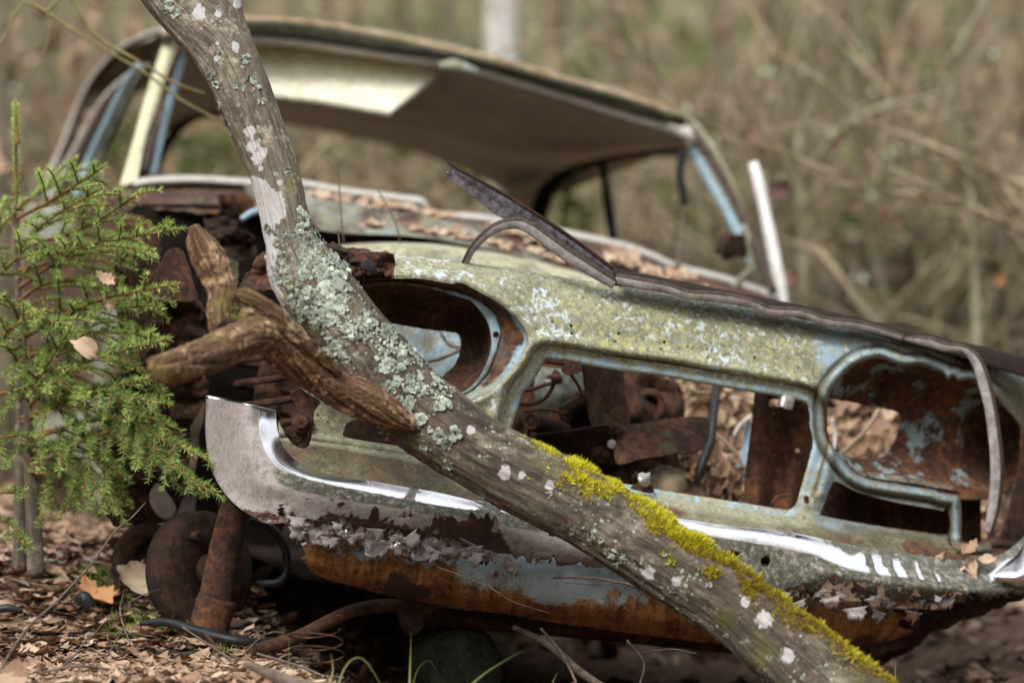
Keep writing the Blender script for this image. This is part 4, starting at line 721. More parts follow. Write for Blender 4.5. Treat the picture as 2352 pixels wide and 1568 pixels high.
# windscreen base strip and cowl, stepping down towards the front
WB = [(306, 414), (350, 407), (450, 404), (570, 411), (690, 414), (775, 429), (850, 439), (930, 449), (972, 456), (1000, 484), (1100, 492), (1176, 506), (1251, 518), (1426, 556), (1501, 581), (1556, 606), (1676, 636), (1790, 676)]
off_w = lambda i: 1.36
wsill = patch('windscreen_sill', [[(a, b, 1.40) for a, b in WB], [(a, b + 5, 1.34) for a, b in WB], [(a, b + 13, 1.33) for a, b in WB], [(a, b + 19, 1.35) for a, b in WB]], 120, 10, M['cream'])
cw = [[(560, 428, 1.33), (700, 436, 1.33), (850, 456, 1.33), (972, 474, 1.33), (1000, 498, 1.33), (1176, 522, 1.33), (1426, 572, 1.33), (1556, 620, 1.33), (1790, 690, 1.33)],
      [(570, 462, 1.15), (700, 466, 1.15), (850, 484, 1.15), (1000, 506, 1.15), (1176, 546, 1.15), (1426, 602, 1.15), (1556, 640, 1.15), (1790, 700, 1.15)],
      [(570, 476, 1.10), (700, 480, 1.10), (850, 498, 1.10), (1000, 520, 1.10), (1176, 560, 1.10), (1426, 618, 1.10), (1556, 652, 1.10), (1790, 706, 1.10)],
      [(700, 508, .98), (793, 522, .98), (938, 530, .98), (1088, 552, .98), (1238, 588, .98), (1400, 630, .98), (1600, 672, .98), (1800, 716, .98)],
      [(735, 530, .92), (798, 538, .92), (938, 543, .92), (1088, 566, .92), (1238, 602, .92), (1400, 646, .92), (1600, 688, .92), (1800, 730, .92)]]
patch('cowl', cw, 120, 24, M['paint_far'], wob=.006, wf=.02, rust=lambda U, V: .40 + .2 * sm(1100, 1500, U) + .25 * n2(U, V, .02, 3), grime=.1, dirt=lambda U, V: .22 + .35 * n2(U, V, .03, 4), lich=.5)
patch('bonnet_ledge', [[(740, 568, .90), (838, 560, .90), (950, 560, .90), (1038, 567, .90), (1188, 592, .90), (1400, 645, .90)], [(760, 580, .80), (838, 575, .80), (950, 578, .80), (1038, 588, .80), (1188, 612, .80), (1400, 662, .80)], [(780, 612, .78), (838, 605, .78), (950, 606, .78), (1038, 612, .78), (1188, 632, .78), (1400, 676, .78)]], 80, 12, M['paint_yellow'], wob=.004, wf=.02, rust=lambda U, V: .20 + .45 * n2(U, V * 2, .03, 4), dirt=lambda U, V: .22 + .4 * n2(U, V * 3, .02, 4), grime=.02, lich=.5)
patch('firewall', [[(560, 500, 1.2), (900, 535, 1.1), (1300, 610, 1.1), (1900, 740, 1.1)], [(560, 800, 1.2), (900, 800, 1.15), (1300, 860, 1.15), (1900, 900, 1.15)], [(560, 1300, 1.2), (900, 1300, 1.2), (1300, 1300, 1.2), (1900, 1300, 1.2)]], 30, 20, M['rust_dark'])
rag('wing_top', [(272, 426), (310, 432), (450, 426), (585, 436), (590, 480), (560, 488), (520, 478), (490, 492), (430, 486), (380, 484), (330, 478), (284, 466)], 1.22, M['paint_yellow'], 7, .06, 4, gv=-.42, grime=.14, rust=.60, lich=.4, dirt=.34, wob=.03, wf=.03)
rag('wing_top', [(505, 448), (560, 446), (586, 470), (570, 492), (520, 488), (508, 472)], 1.02, M['rust'], 3, .05, 4, wob=.03, wf=.02)
rag('inner_wing', [(300, 478), (600, 492), (610, 600), (520, 700), (300, 700)], 1.15, M['body_dark'], 5, .04, 8)  # near-black sheet paints the shade of the void below the wing top
bar('fender_seam', [(556, 502, .95), (580, 488, .98), (620, 482, 1.0), (700, 486, 1.02)], [12, 16, 16, 14], M['paint_clean'], car, 24, grime=-.05)
# sun visor folded down behind the header
vz = MB(); vp = [(575, 96), (640, 94), (780, 112), (900, 128), (972, 146), (990, 156), (997, 182), (982, 200), (900, 264), (884, 269), (780, 250), (650, 232), (560, 220), (540, 150)]
v, f, U, V, e = sheet((530, 85, 1005, 280), 4, lambda U, V: (sdf(U, V, vp), {}), lambda U, V, e: 1.93 - (V - 100) * .0013 + .004 * n2(U, V, .02, 3))
visor = MB().add(v, f, 0).build('sun_visor', M['visor'], car, solid=.018)
# ================================================================== TRIM LYING ON THE FRONT
tr0 = F(1900, 740, 0)
trim = thing('trim_strip', tr0, 'long rusty metal trim strip bent upward at its left end, lying along the top of the front panel', 'metal strip')
def channel(name, top, bot, off_t, off_b, mat, parent, n=80, thick=.003, lip=0.0, **k):
    a = [(p[0], p[1], off_t) for p in top]; b = [(p[0], p[1], off_b) for p in bot]
    return patch(name, [a, b], n, 4, mat, parent, solid=thick, **k)
rag('bent_flange', [(1020, 366), (1030, 372), (1048, 388), (1100, 416), (1160, 450), (1216, 482), (1262, 512), (1330, 560), (1406, 616), (1414, 640), (1400, 640), (1330, 590), (1256, 540), (1200, 512), (1150, 500), (1090, 455), (1040, 418), (1025, 402), (1026, 392), (1040, 398), (1042, 392), (1030, 380)], .075, M['trim_metal'], 1.2, .1, 2.5, parent=trim, wob=.003)
bar('bent_rim', [(1018, 364, .07), (1050, 388, .06), (1110, 420, .055), (1180, 460, .05), (1262, 512, .05), (1340, 566, .05), (1412, 620, .05)], [2, 7, 8, 9, 10, 10, 10], M['rust_dark'], trim, 50, 8)
up_ = [(1408, 620), (1480, 634), (1551, 648), (1650, 668), (1751, 688), (1840, 706), (1926, 724), (2000, 742), (2076, 758), (2176, 782), (2239, 796), (2352, 822), (2440, 845)]
lo_ = [(1412, 656), (1480, 664), (1551, 677), (1650, 694), (1751, 712), (1840, 732), (1926, 749), (2000, 766), (2076, 788), (2176, 812), (2239, 832), (2352, 866), (2440, 892)]
patch('strip_rail', [[(a, b, .045) for a, b in up_], [(a, b + 5, .010) for a, b in up_], [(a, b, -.012) for a, b in lo_]], 140, 9, M['rust_black'], trim, solid=.003)  # dark rust, blackened to carry the shadow line under the seal
bar('strip_lip', [(a, b - 1, .03) for a, b in up_], 9, M['rust_dark'], trim, 90, 8, rough=.2)
seal0 = F(1300, 585, -.02)
rub = thing('rubber_seal', seal0, 'grey brown rubber seal looping up off the panel, its tail hanging over the right headlamp', 'rubber seal')
def seal(name, pts, wd, th_=.35):
    P = np.array(pts, float); q = catmull_i(np.concatenate([P, np.asarray(wd, float)[:, None]], 1), 130)
    d = np.gradient(q[:, :2], axis=0); nn = np.stack([-d[:, 1], d[:, 0]], 1); nn /= np.linalg.norm(nn, axis=1)[:, None]; nn *= np.where(nn[:, 1:2] > 0, 1, -1) if False else 1
    w_ = q[:, 3:4]; o = q[:, 2]
    prof = [(-.5, .012, 1), (-.5, .0, 1), (-.38, -.006, 1), (-.2, -.006, 0), (.3, -.004, 0), (.5, .0, 0), (.5, .012, 0)]
    rows = [F(q[:, 0] + nn[:, 0] * a * q[:, 3], q[:, 1] + nn[:, 1] * a * q[:, 3], o + b) for a, b, _ in prof]
    k = len(prof); f = grid_faces(k, 130); mb = MB(); mb.add(np.concatenate(rows), f[:129 * 3], 1); mb.n -= 130 * k; mb.v.pop(); mb.add(np.concatenate(rows), f[129 * 3:], 0)
    return mb.build(name, [M['rubber'], M['rubber_top']], rub, solid=.0015)
seal('seal_loop', [(1066, 607, .06), (1085, 572, .03), (1114, 540, .01), (1150, 518, .0), (1190, 513, -.005), (1224, 527, -.01), (1290, 575, -.015), (1350, 614, -.015), (1412, 652, -.01)], [13, 15, 18, 21, 24, 26, 29, 28, 22])
seal('seal_run', [(1414, 640, -.01), (1480, 652, -.02), (1530, 660, -.022), (1580, 676, -.024), (1650, 682, -.024), (1720, 694, -.024), (1770, 714, -.022), (1840, 718, -.024), (1900, 738, -.024), (1980, 748, -.022), (2077, 776, -.02)], [24, 24, 20, 19, 22, 18, 20, 18, 19, 18, 12])
seal('seal_tail', [(2078, 777, -.03), (2130, 784, -.04), (2170, 796, -.045), (2214, 802, -.05), (2243, 828, -.055), (2262, 880, -.06), (2276, 940, -.06), (2286, 1010, -.06), (2291, 1070, -.055), (2288, 1130, -.045), (2280, 1180, -.04), (2270, 1222, -.03)], [8, 22, 20, 16, 24, 27, 26, 27, 29, 27, 24, 14])
# ================================================================== LEANING TREE
TR = [(-330, -1500, 7.0, 18), (-240, -1100, 6.92, 27), (-90, -700, 6.84, 36), (130, -330, 6.77, 45), (310, -90, 6.74, 50), (352, -44, 6.74, 52), (392, 2, 6.74, 54), (450, 58, 6.73, 60), (508, 118, 6.72, 66), (552, 200, 6.70, 63), (577, 265, 6.69, 61), (598, 320, 6.68, 58), (627, 400, 6.66, 56), (650, 485, 6.65, 57), (664, 545, 6.64, 60), (682, 600, 6.63, 74), (712, 645, 6.62, 83), (752, 692, 6.61, 82), (800, 752, 6.60, 79), (862, 832, 6.60, 86), (930, 918, 6.60, 93), (1012, 980, 6.59, 90), (1100, 1038, 6.58, 85), (1200, 1096, 6.57, 88), (1330, 1163, 6.55, 87), (1433, 1226, 6.53, 85), (1552, 1302, 6.50, 85), (1682, 1390, 6.47, 82), (1795, 1482, 6.43, 90), (1900, 1572, 6.40, 98), (2010, 1670, 6.36, 112), (2060, 1720, 6.34, 130)]
tree = thing('leaning_tree', D(2030, 1700, 6.35), 'crooked lichen and moss covered tree trunk leaning across the front of the wreck', 'tree')
WHITE = [(457, 30, 19), (503, 32, 11), (541, 108, 12), (500, 98, 5), (498, 136, 8), (572, 303, 16), (580, 338, 15), (604, 352, 12), (592, 362, 16), (598, 388, 7), (643, 420, 7), (1158, 1084, 17), (1199, 1089, 11), (1262, 1114, 13), (1082, 988, 11), (1553, 1335, 13), (1712, 1380, 14), (1755, 1424, 20), (1812, 1505, 17), (1490, 1316, 16), (1000, 1000, 9), (545, 10, 12), (560, -10, 14)]
STREAK = [(586, 415), (600, 430), (615, 470), (618, 500), (608, 520), (612, 560), (618, 600), (628, 650), (640, 690)]  # pale lichen, with the light from the left painted in
cts = D(np.array([t[0] for t in TR]), np.array([t[1] for t in TR]), np.array([t[2] for t in TR])); rads = np.array([t[3] * t[2] / FPX for t in TR])
def bumps(v, al, th):
    p = np.stack([al * 9, np.cos(th) * 1.6, np.sin(th) * 1.6], -1)
    return .006 * fbm(p, 1.0, 3) + .0045 * fbm(np.stack([al * 7, np.cos(th) * 5, np.sin(th) * 5], -1), 1.3, 4) - .003 * np.abs(fbm(np.stack([al * 12, np.cos(th) * 9, np.sin(th) * 9], -1), 1.0, 3))
def project(v):
    d = v - CAM; z = d @ FW; return 1176 + FPX * (d @ RT) / z, 784 - FPX * (d @ UP) / z
def bark_attrs(v, c, n_, ring):
    """lichen discs, a streak part lichen part painted side light, and algae where the photo's trunk carries them, on the side that faces the clearing"""
    u, w_ = project(v); front = sm(-.1, .35, n_)
    wh = np.zeros(len(v))
    wr = 1 + .45 * n2(u, w_, .09, 3) + .25 * n2(u, w_, .3, 2)
    for a, b, r in WHITE: wh = np.maximum(wh, sm(r * 1.35, r * .5, np.hypot((u - a), (w_ - b) * .9) * wr) * .85)
    P = catmull(STREAK, 60)
    dd = np.min(np.hypot(u[:, None] - P[None, :, 0], w_[:, None] - P[None, :, 1]), 1); wd = np.interp(w_, [395, 430, 480, 520, 545, 600, 690], [4, 30, 40, 26, 30, 20, 18]); dd = dd * (1 + .75 * n2(u, w_, .045, 4)) + 6 * n2(u, w_, .25, 2)
    return np.maximum(wh, sm(wd * 1.3, wd * .5, dd)) * front, front
v, f, al, ar = tube(cts, rads, 1150, 150, True, rad_fn=bumps)
ctr = np.repeat(catmull(cts, 1150), 150, 0); nr = norm(v[:len(ctr)] - ctr); nr = np.vstack([nr, nr[:2]])
wh, front = bark_attrs(v, None, nr @ np.array([0, -1.0, 0]), None)
u_, w_ = project(v); under = sm(.1, -.6, nr[:, 2])
green = np.clip(.75 * under * (u_ > 640) + .8 * g_(n2(u_, w_, .012, 3), .3, .2) * (u_ > 660), 0, 1)
speck = np.clip(.65 + .8 * sm(900, 1150, u_) * sm(.5, -.3, nr[:, 2]) + .7 * sm(760, 640, w_) * 0, 0, 1)
trunk = MB().add(v, f, 0, along=al, around=ar, white=wh, green=green, speck=speck, old=sm(640, 900, u_) * (.75 + .25 * n2(u_, w_, .01, 3))).build('trunk', M['bark'], tree)
def limb(name, pts, mat, n=60, seg=28, parent=tree, rough=.12, rf=None, **k):
    P = np.array(pts, float); v, f, al, ar = tube(D(P[:, 0], P[:, 1], P[:, 2]), P[:, 3] * P[:, 2] / FPX, n, seg, True, rough, 22, rad_fn=rf)
    at = dict(along=al, around=ar, white=0, green=0, speck=.3); 
    if mat is M['bark']:
        u, w_ = project(v); wh = np.zeros(len(v))
        for a, b, r in WHITE: wh = np.maximum(wh, sm(r * 1.25, r * .6, np.hypot(u - a, w_ - b)))
        at['white'] = wh
    at.update(k)
    return MB().add(v, f, 0, **at).build(name, mat, parent)
limb('limb', [(640, -1400, 7.05, 12), (580, -1000, 6.98, 20), (520, -600, 6.90, 29), (500, -330, 6.84, 34), (508, -120, 6.80, 36), (514, -40, 6.78, 38), (519, 20, 6.76, 40), (528, 70, 6.75, 43), (540, 130, 6.74, 48), (556, 200, 6.73, 40)], M['bark'], 300, 60)
mb = MB(); qc = np.random.default_rng(12)
for (u0, v0, d0) in ((-90, -700, 6.84), (-200, -950, 6.88), (-290, -1250, 6.95), (-330, -1500, 7.0), (520, -600, 6.9), (560, -850, 6.95), (600, -1150, 7.0), (640, -1400, 7.05)):
    for _ in range(3):
        b0 = D(u0, v0, d0); e0 = b0 + np.array([qc.normal(0, .45), qc.normal(0, .35), qc.uniform(.1, .7)]); v, f, al, ar = tube([b0, (b0 + e0) / 2 + qc.normal(0, .04, 3), e0], [.012, .008, .002], 16, 7, True, .2, 20); mb.add(v, f, 0, along=al, around=ar, green=0, white=0, speck=.4, old=0)
mb.build('crown', M['bark'], tree)
def grain(v, al, th): return -.011 * np.abs(fbm(np.stack([al * 4, np.cos(th - al * 6) * 5, np.sin(th - al * 6) * 5], -1), 1.0, 4)) - .004 * np.abs(fbm(np.stack([al * 6, np.cos(th - al * 6) * 13, np.sin(th - al * 6) * 13], -1), 1.0, 3)) + .007 * fbm(np.stack([al * 3, np.cos(th - al * 6) * 2.5, np.sin(th - al * 6) * 2.5], -1), 1.0, 2)
dead = limb('dead_branch', [(958, 984, 6.52, 5), (930, 968, 6.52, 22), (880, 940, 6.51, 40), (828, 914, 6.50, 46), (766, 888, 6.48, 46), (702, 840, 6.45, 50), (645, 792, 6.42, 52), (600, 752, 6.39, 47), (566, 730, 6.37, 44), (530, 718, 6.36, 34)], M['deadwood'], 200, 70, rough=0, rf=grain, green=.15)
limb('branch_strand', [(520, 690, 6.37, 14), (560, 682, 6.36, 22), (610, 712, 6.37, 24), (668, 762, 6.39, 24), (724, 812, 6.42, 22), (776, 858, 6.45, 14)], M['deadwood'], 90, 30, dead, .05, grain, green=.5)
limb('branch_stub', [(620, 770, 6.36, 38), (586, 768, 6.32, 42), (540, 786, 6.27, 42), (470, 820, 6.20, 45), (410, 838, 6.14, 42), (368, 848, 6.10, 40)], M['deadwood'], 110, 50, dead, .05, grain, green=.75)
limb('branch_stub', [(556, 744, 6.36, 46), (514, 762, 6.33, 34), (508, 735, 6.33, 38), (510, 700, 6.34, 38), (512, 676, 6.35, 34)], M['deadwood'], 60, 44, dead, .12, grain, green=1.0)
limb('branch_stub', [(530, 712, 6.37, 30), (512, 672, 6.37, 36), (500, 636, 6.37, 38), (478, 590, 6.37, 40), (458, 552, 6.37, 30), (444, 518, 6.37, 10)], M['deadwood'], 90, 44, dead, .12, grain, green=.25)
disc('knot_hollow', D(519, 764, 6.285), norm(np.array([-.3, -1, -.1])), .020, .02, M['rust_black'], dead, 24, .2, .012)  # near-black ring stands in for the shade in the hollow
# foliose lichen: thousands of small ruffled lobes
def lichen(spots, seed, parent, name='lichen'):
    r = np.random.default_rng(seed); tv = []
    for y in np.linspace(0, 1, 4):
        for x in np.linspace(-1, 1, 5): tv.append((x * (.35 + .65 * math.sin(.5 + 2.2 * y)), y, .30 * y * y + .22 * math.sin(4 * x + 5 * y) * y))
    tv = np.array(tv); tf = [grid_faces(4, 5)]
    C = catmull(cts, 640); cu, cv = project(C)
    rr = catmull(np.concatenate([cts, rads[:, None]], 1), 640)[:, 3]
    mb = MB()
    for (u, w_, su, sv, rot, cnt, sz) in spots:
        nc = max(3, cnt // 13); cc = np.repeat(r.normal(0, 1, (nc, 2)) * .5, 13, 0); cr, sr = math.cos(rot), math.sin(rot); cnt = len(cc)
        ra = r.uniform(0, 6.283, cnt); rd = np.sqrt(r.random(cnt)) * np.repeat(r.uniform(3, 13, nc), 13); sc_ = np.repeat(r.lognormal(0, .3, nc), 13); tn0 = np.repeat(r.uniform(.15, .9, nc), 13)
        U = u + cc[:, 0] * su * cr - cc[:, 1] * sv * sr + rd * np.cos(ra); V = w_ + cc[:, 0] * su * sr + cc[:, 1] * sv * cr + rd * np.sin(ra)
        k = np.argmin((U[:, None] - cu[None]) ** 2 + (V[:, None] - cv[None]) ** 2, 1); dpx = np.hypot(U - cu[k], V - cv[k]); rp = rr[k] * FPX / 6.6
        ok = dpx < rp * 1.03; U, V, k, dpx, rp, ra, rd, sc_, tn0 = U[ok], V[ok], k[ok], dpx[ok], rp[ok], ra[ok], rd[ok], sc_[ok], tn0[ok]; n = len(U)
        if not n: continue
        fr = np.sqrt(np.clip(1 - (dpx / rp) ** 2, 0.0, 1)); dep = (C[k] - CAM) @ FW - rr[k] * fr
        pos = D(U, V, dep); N = norm(pos - C[k]); rv_ = RT[None] * np.cos(ra)[:, None] - UP[None] * np.sin(ra)[:, None] + .5 * r.normal(0, 1, (n, 3)); T = norm(rv_ - N * (rv_ * N).sum(1)[:, None]); B = np.cross(N, T)
        s = sz * sc_ * r.lognormal(0, .25, n); lift = (r.uniform(.05, .9, n) + .5 * (r.random(n) < .2))[:, None]
        Y = norm(T + N * lift) * s[:, None]; X = B * s[:, None] * .75; Z = norm(np.cross(X, Y)) * s[:, None]
        v, f = stamp(tv, tf, pos + N * .0012 + N * r.uniform(0, .0035, n)[:, None], X, Y, Z)
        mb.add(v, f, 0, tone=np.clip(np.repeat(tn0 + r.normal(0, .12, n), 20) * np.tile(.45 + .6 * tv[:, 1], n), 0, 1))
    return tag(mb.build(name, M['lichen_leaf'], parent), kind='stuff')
lichen([(718, 622, 105, 90, .8, 900, .0036), (750, 680, 110, 80, .8, 900, .0036), (700, 560, 44, 60, 0, 160, .0038), (770, 640, 70, 60, .7, 340, .004), (720, 745, 60, 40, .6, 200, .0038), (885, 770, 70, 24, .9, 200, .0038), (905, 850, 80, 36, .75, 210, .0034), (970, 880, 90, 26, .65, 170, .0032), (905, 915, 50, 26, .5, 150, .0035), (940, 800, 60, 14, .9, 120, .0042), (1000, 985, 60, 16, .6, 60, .0045), (860, 1000, 60, 14, .8, 80, .004), (770, 800, 20, 60, 0, 130, .0045), (690, 490, 24, 60, 0, 80, .004), (470, 150, 26, 80, .5, 60, .0035), (555, 20, 60, 20, 0, 20, .004), (505, 270, 10, 60, -.2, 60, .0035), (400, 20, 50, 20, .6, 50, .004), (580, 190, 60, 40, .5, 70, .0034), (1500, 1340, 200, 24, .62, 90, .0022), (1350, 1230, 200, 20, .5, 110, .0022), (1040, 1010, 60, 60, .5, 50, .0032), (850, 800, 90, 70, .8, 160, .0032), (960, 930, 90, 70, .7, 130, .0032), (650, 640, 30, 60, 0, 60, .004), (1080, 1060, 90, 70, .6, 60, .0026), (640, 470, 60, 140, 0, 90, .0030), (1450, 1280, 260, 60, .6, 130, .0019), (1700, 1440, 200, 60, .65, 110, .0019), (560, 200, 70, 160, .4, 70, .003)], 5, tree)
# moss: a fur of pointed shoots along the upper side
def moss():
    r = np.random.default_rng(11); mb = MB()
    tv = np.array([(-.5, 0, 0), (.5, 0, 0), (.32, 0, .55), (-.32, 0, .55), (0, .12, 1.0)]); tf = [np.array([(0, 1, 2, 3)]), np.array([(3, 2, 4)])]
    C = catmull(np.concatenate([cts, rads[:, None]], 1), 1100); cu, cv = project(C[:, :3]); rr = C[:, 3]; t, a, b = frames(C[:, :3])
    side = norm(np.cross(t, np.tile([0, 1.0, 0], (len(t), 1)))); side = np.where(side[:, 2:] < 0, -side, side)     # upper side in the picture plane
    L = [(1160, 1260, .02, .30, 1500, .005), (1230, 1300, .02, .42, 1800, .0065), (1280, 1440, -.10, .62, 8000, .0075), (1440, 1560, -.20, .66, 9000, .0075), (1540, 1720, -.25, .74, 15000, .007), (1690, 1830, -.20, .62, 7500, .0065), (1810, 1990, -.25, .45, 4500, .006)]
    for u0, u1, lo, wdt, cnt, ln in L:
        u = r.uniform(u0, u1, cnt); k = np.argmin(np.abs(u[:, None] - cu[None]), 1)
        ang = np.abs(r.normal(0, wdt, cnt)) * .92 + .02                        # 0 = top silhouette, growing round the front
        clump = fbm(np.stack([u * .035, ang * 4, 0 * u], -1), 1, 3); ok = clump > -.32 + .9 * np.clip(ang - .62, 0, 1); k, ang, u, clump = k[ok], ang[ok], u[ok], clump[ok]; n = len(k)
        cam_side = norm(np.cross(side[k], t[k])); cam_side = np.where(cam_side[:, 1:2] > 0, -cam_side, cam_side)
        sgn = np.where(r.random(n) < .16, -1, 1)[:, None]
        N = norm(side[k] * np.cos(ang)[:, None] + cam_side * sgn * np.sin(ang)[:, None])
        pos = C[k, :3] + N * (rr[k] - .001 + .004 * np.clip(clump + .2, 0, 1))[:, None] + t[k] * r.uniform(-.003, .003, n)[:, None]
        d = norm(N + .55 * r.normal(0, 1, (n, 3)) + np.array([0, 0, -.1])); s = ln * r.lognormal(0, .3, n) * (.6 + .8 * np.clip(clump + .3, 0, 1))
        X = norm(np.cross(d, r.normal(0, 1, (n, 3)))) * (s * .20)[:, None]; Y = norm(np.cross(d, X)) * (s * .6)[:, None]
        v, f = stamp(tv, tf, pos, X, Y, d * s[:, None])
        tone = np.clip(.40 + .35 * r.random(n) + .5 * clump - .34 * sm(1520, 1700, u) * (.5 + 1.2 * r.random(n)) + .2 * sm(1500, 1250, u), .05, 1)
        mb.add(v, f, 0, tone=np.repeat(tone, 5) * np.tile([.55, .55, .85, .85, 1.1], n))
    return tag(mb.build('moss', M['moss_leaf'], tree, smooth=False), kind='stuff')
moss()
lg = np.random.default_rng(21)
# ================================================================== SPRUCE SAPLING
spr = thing('spruce_sapling', D(50, 1300, 7.35), 'young green spruce sapling with drooping branches beside the left end of the wreck', 'spruce')
v1 = tube(DA([(36, 236, 7.3), (37, 400, 7.3), (40, 600, 7.32), (44, 800, 7.33), (46, 1000, 7.34), (44, 1310, 7.35)]), np.array([1.6, 4, 7, 10, 13, 17]) * 7.3 / FPX, 60, 10, True, .12)
v2 = tube(DA([(50, 700, 7.25), (62, 900, 7.27), (70, 1080, 7.3), (84, 1320, 7.32)]), np.array([3, 9, 16, 21]) * 7.3 / FPX, 40, 10, True, .12)
mb = MB()
for q in (v1, v2): mb.add(q[0], q[1], 0, along=q[2], around=q[3], green=.6, white=0, speck=.3)
mb.build('trunk', M['bark'], spr)
BR = [[(37, 420, 7.3), (60, 380, 7.28), (40, 330, 7.29), (36, 240, 7.3)][2:], [(36, 480, 7.3), (37, 380, 7.3), (36, 300, 7.3), (35, 232, 7.3)], [(40, 500, 7.3), (120, 460, 7.2), (190, 415, 7.1), (243, 380, 7.05)], [(40, 480, 7.3), (90, 440, 7.4), (190, 382, 7.5)], [(42, 570, 7.3), (120, 500, 7.15), (235, 432, 7.05)], [(42, 570, 7.3), (200, 520, 7.2), (330, 436, 7.1)],
      [(45, 660, 7.3), (180, 570, 7.1), (300, 545, 6.98), (428, 524, 6.9)], [(45, 620, 7.3), (170, 590, 7.2), (310, 570, 7.1)], [(45, 780, 7.3), (200, 700, 7.1), (300, 672, 7.0), (408, 652, 6.92)], [(45, 720, 7.3), (200, 710, 7.15), (352, 702, 7.0)], [(45, 780, 7.3), (100, 740, 7.1), (165, 748, 7.0)], [(45, 870, 7.3), (180, 770, 7.15), (360, 772, 7.02)],
      [(-20, 800, 7.2), (40, 745, 7.1), (100, 716, 7.05)], [(45, 900, 7.3), (200, 830, 7.1), (395, 776, 6.95)], [(45, 920, 7.3), (100, 850, 7.1), (165, 748, 7.0)], [(50, 960, 7.3), (200, 900, 7.1), (380, 862, 7.0)], [(50, 970, 7.3), (200, 890, 7.1), (300, 912, 6.95), (398, 930, 6.88)], [(60, 940, 7.3), (120, 880, 7.1), (172, 842, 7.0)],
      [(60, 1010, 7.3), (250, 960, 7.1), (380, 1010, 6.95), (470, 1052, 6.88)], [(60, 1060, 7.3), (260, 985, 7.1), (400, 1075, 6.9), (500, 1138, 6.82)], [(250, 985, 7.05), (330, 1040, 7.0), (382, 1062, 6.98)], [(60, 1070, 7.3), (170, 1050, 7.15), (230, 1130, 7.05), (268, 1185, 7.0)], [(60, 1080, 7.3), (140, 1100, 7.2), (180, 1175, 7.1)], [(-30, 910, 7.2), (60, 890, 7.1), (155, 872, 7.0)],
      [(-40, 1010, 7.2), (40, 1000, 7.1), (105, 1012, 7.05)], [(-40, 660, 7.2), (20, 610, 7.15), (70, 560, 7.1)], [(-40, 600, 7.3), (0, 530, 7.3), (42, 470, 7.3)], [(-40, 1180, 7.0), (20, 1200, 6.95), (72, 1262, 6.9)], [(-40, 1130, 7.0), (30, 1130, 6.98), (60, 1125, 6.95)], [(60, 1000, 7.3), (160, 990, 7.2), (240, 1060, 7.1), (300, 1100, 7.05)], [(45, 830, 7.3), (120, 800, 7.2), (240, 820, 7.1), (300, 850, 7.05)],
      [(40, 540, 7.3), (0, 480, 7.35), (-30, 440, 7.4)], [(45, 690, 7.3), (110, 650, 7.2), (260, 640, 7.1)], [(45, 640, 7.3), (90, 590, 7.2), (150, 580, 7.1), (210, 560, 7.05)], [(45, 1020, 7.3), (110, 1030, 7.15), (180, 1080, 7.1), (200, 1140, 7.05)], [(45, 740, 7.3), (20, 690, 7.15), (-30, 660, 7.1)], [(45, 840, 7.3), (20, 800, 7.15), (-30, 790, 7.1)], [(70, 1040, 7.3), (200, 1010, 7.1), (330, 960, 7.0), (420, 990, 6.95)]]
r = np.random.default_rng(4); wood = MB(); ndl = MB()
tvn = np.array([(-.5, 0, 0), (.5, 0, 0), (.45, .15, .6), (0, 0, 1.0), (-.45, .15, .6)]); tfn = [np.array([(0, 1, 2, 4)]), np.array([(4, 2, 3)])]
def needles(P, ln, dens, tone0, tone1, up):
    L = np.linalg.norm(np.diff(P, axis=0), axis=1).sum(); n = max(12, int(L * dens)); s = r.random(n)
    q = catmull(P, 80); k = np.clip((s * 79).astype(int), 0, 78); pos = q[k] + (q[k + 1] - q[k]) * r.random(n)[:, None]; t = norm(q[k + 1] - q[k])
    a = norm(np.cross(t, r.normal(0, 1, (n, 3)))); a[:, 2] = np.where(r.random(n) < up, np.abs(a[:, 2]), a[:, 2]); d = norm(a + t * r.uniform(.4, 1.1, n)[:, None])
    ln_ = ln * r.uniform(.7, 1.15, n) * np.where(s > .9, 1 - .4 * (s - .9) / .1, 1); X = norm(np.cross(d, r.normal(0, 1, (n, 3)))) * .0009; Y = norm(np.cross(d, X)) * .0014
    v, f = stamp(tvn, tfn, pos, X, Y, d * ln_[:, None])
    tn = np.clip(tone0 + (tone1 - tone0) * s ** 1.3 + r.normal(0, .14, n) + r.normal(0, .12), 0, 1); ndl.add(v, f, 0, tone=np.repeat(tn, 5))
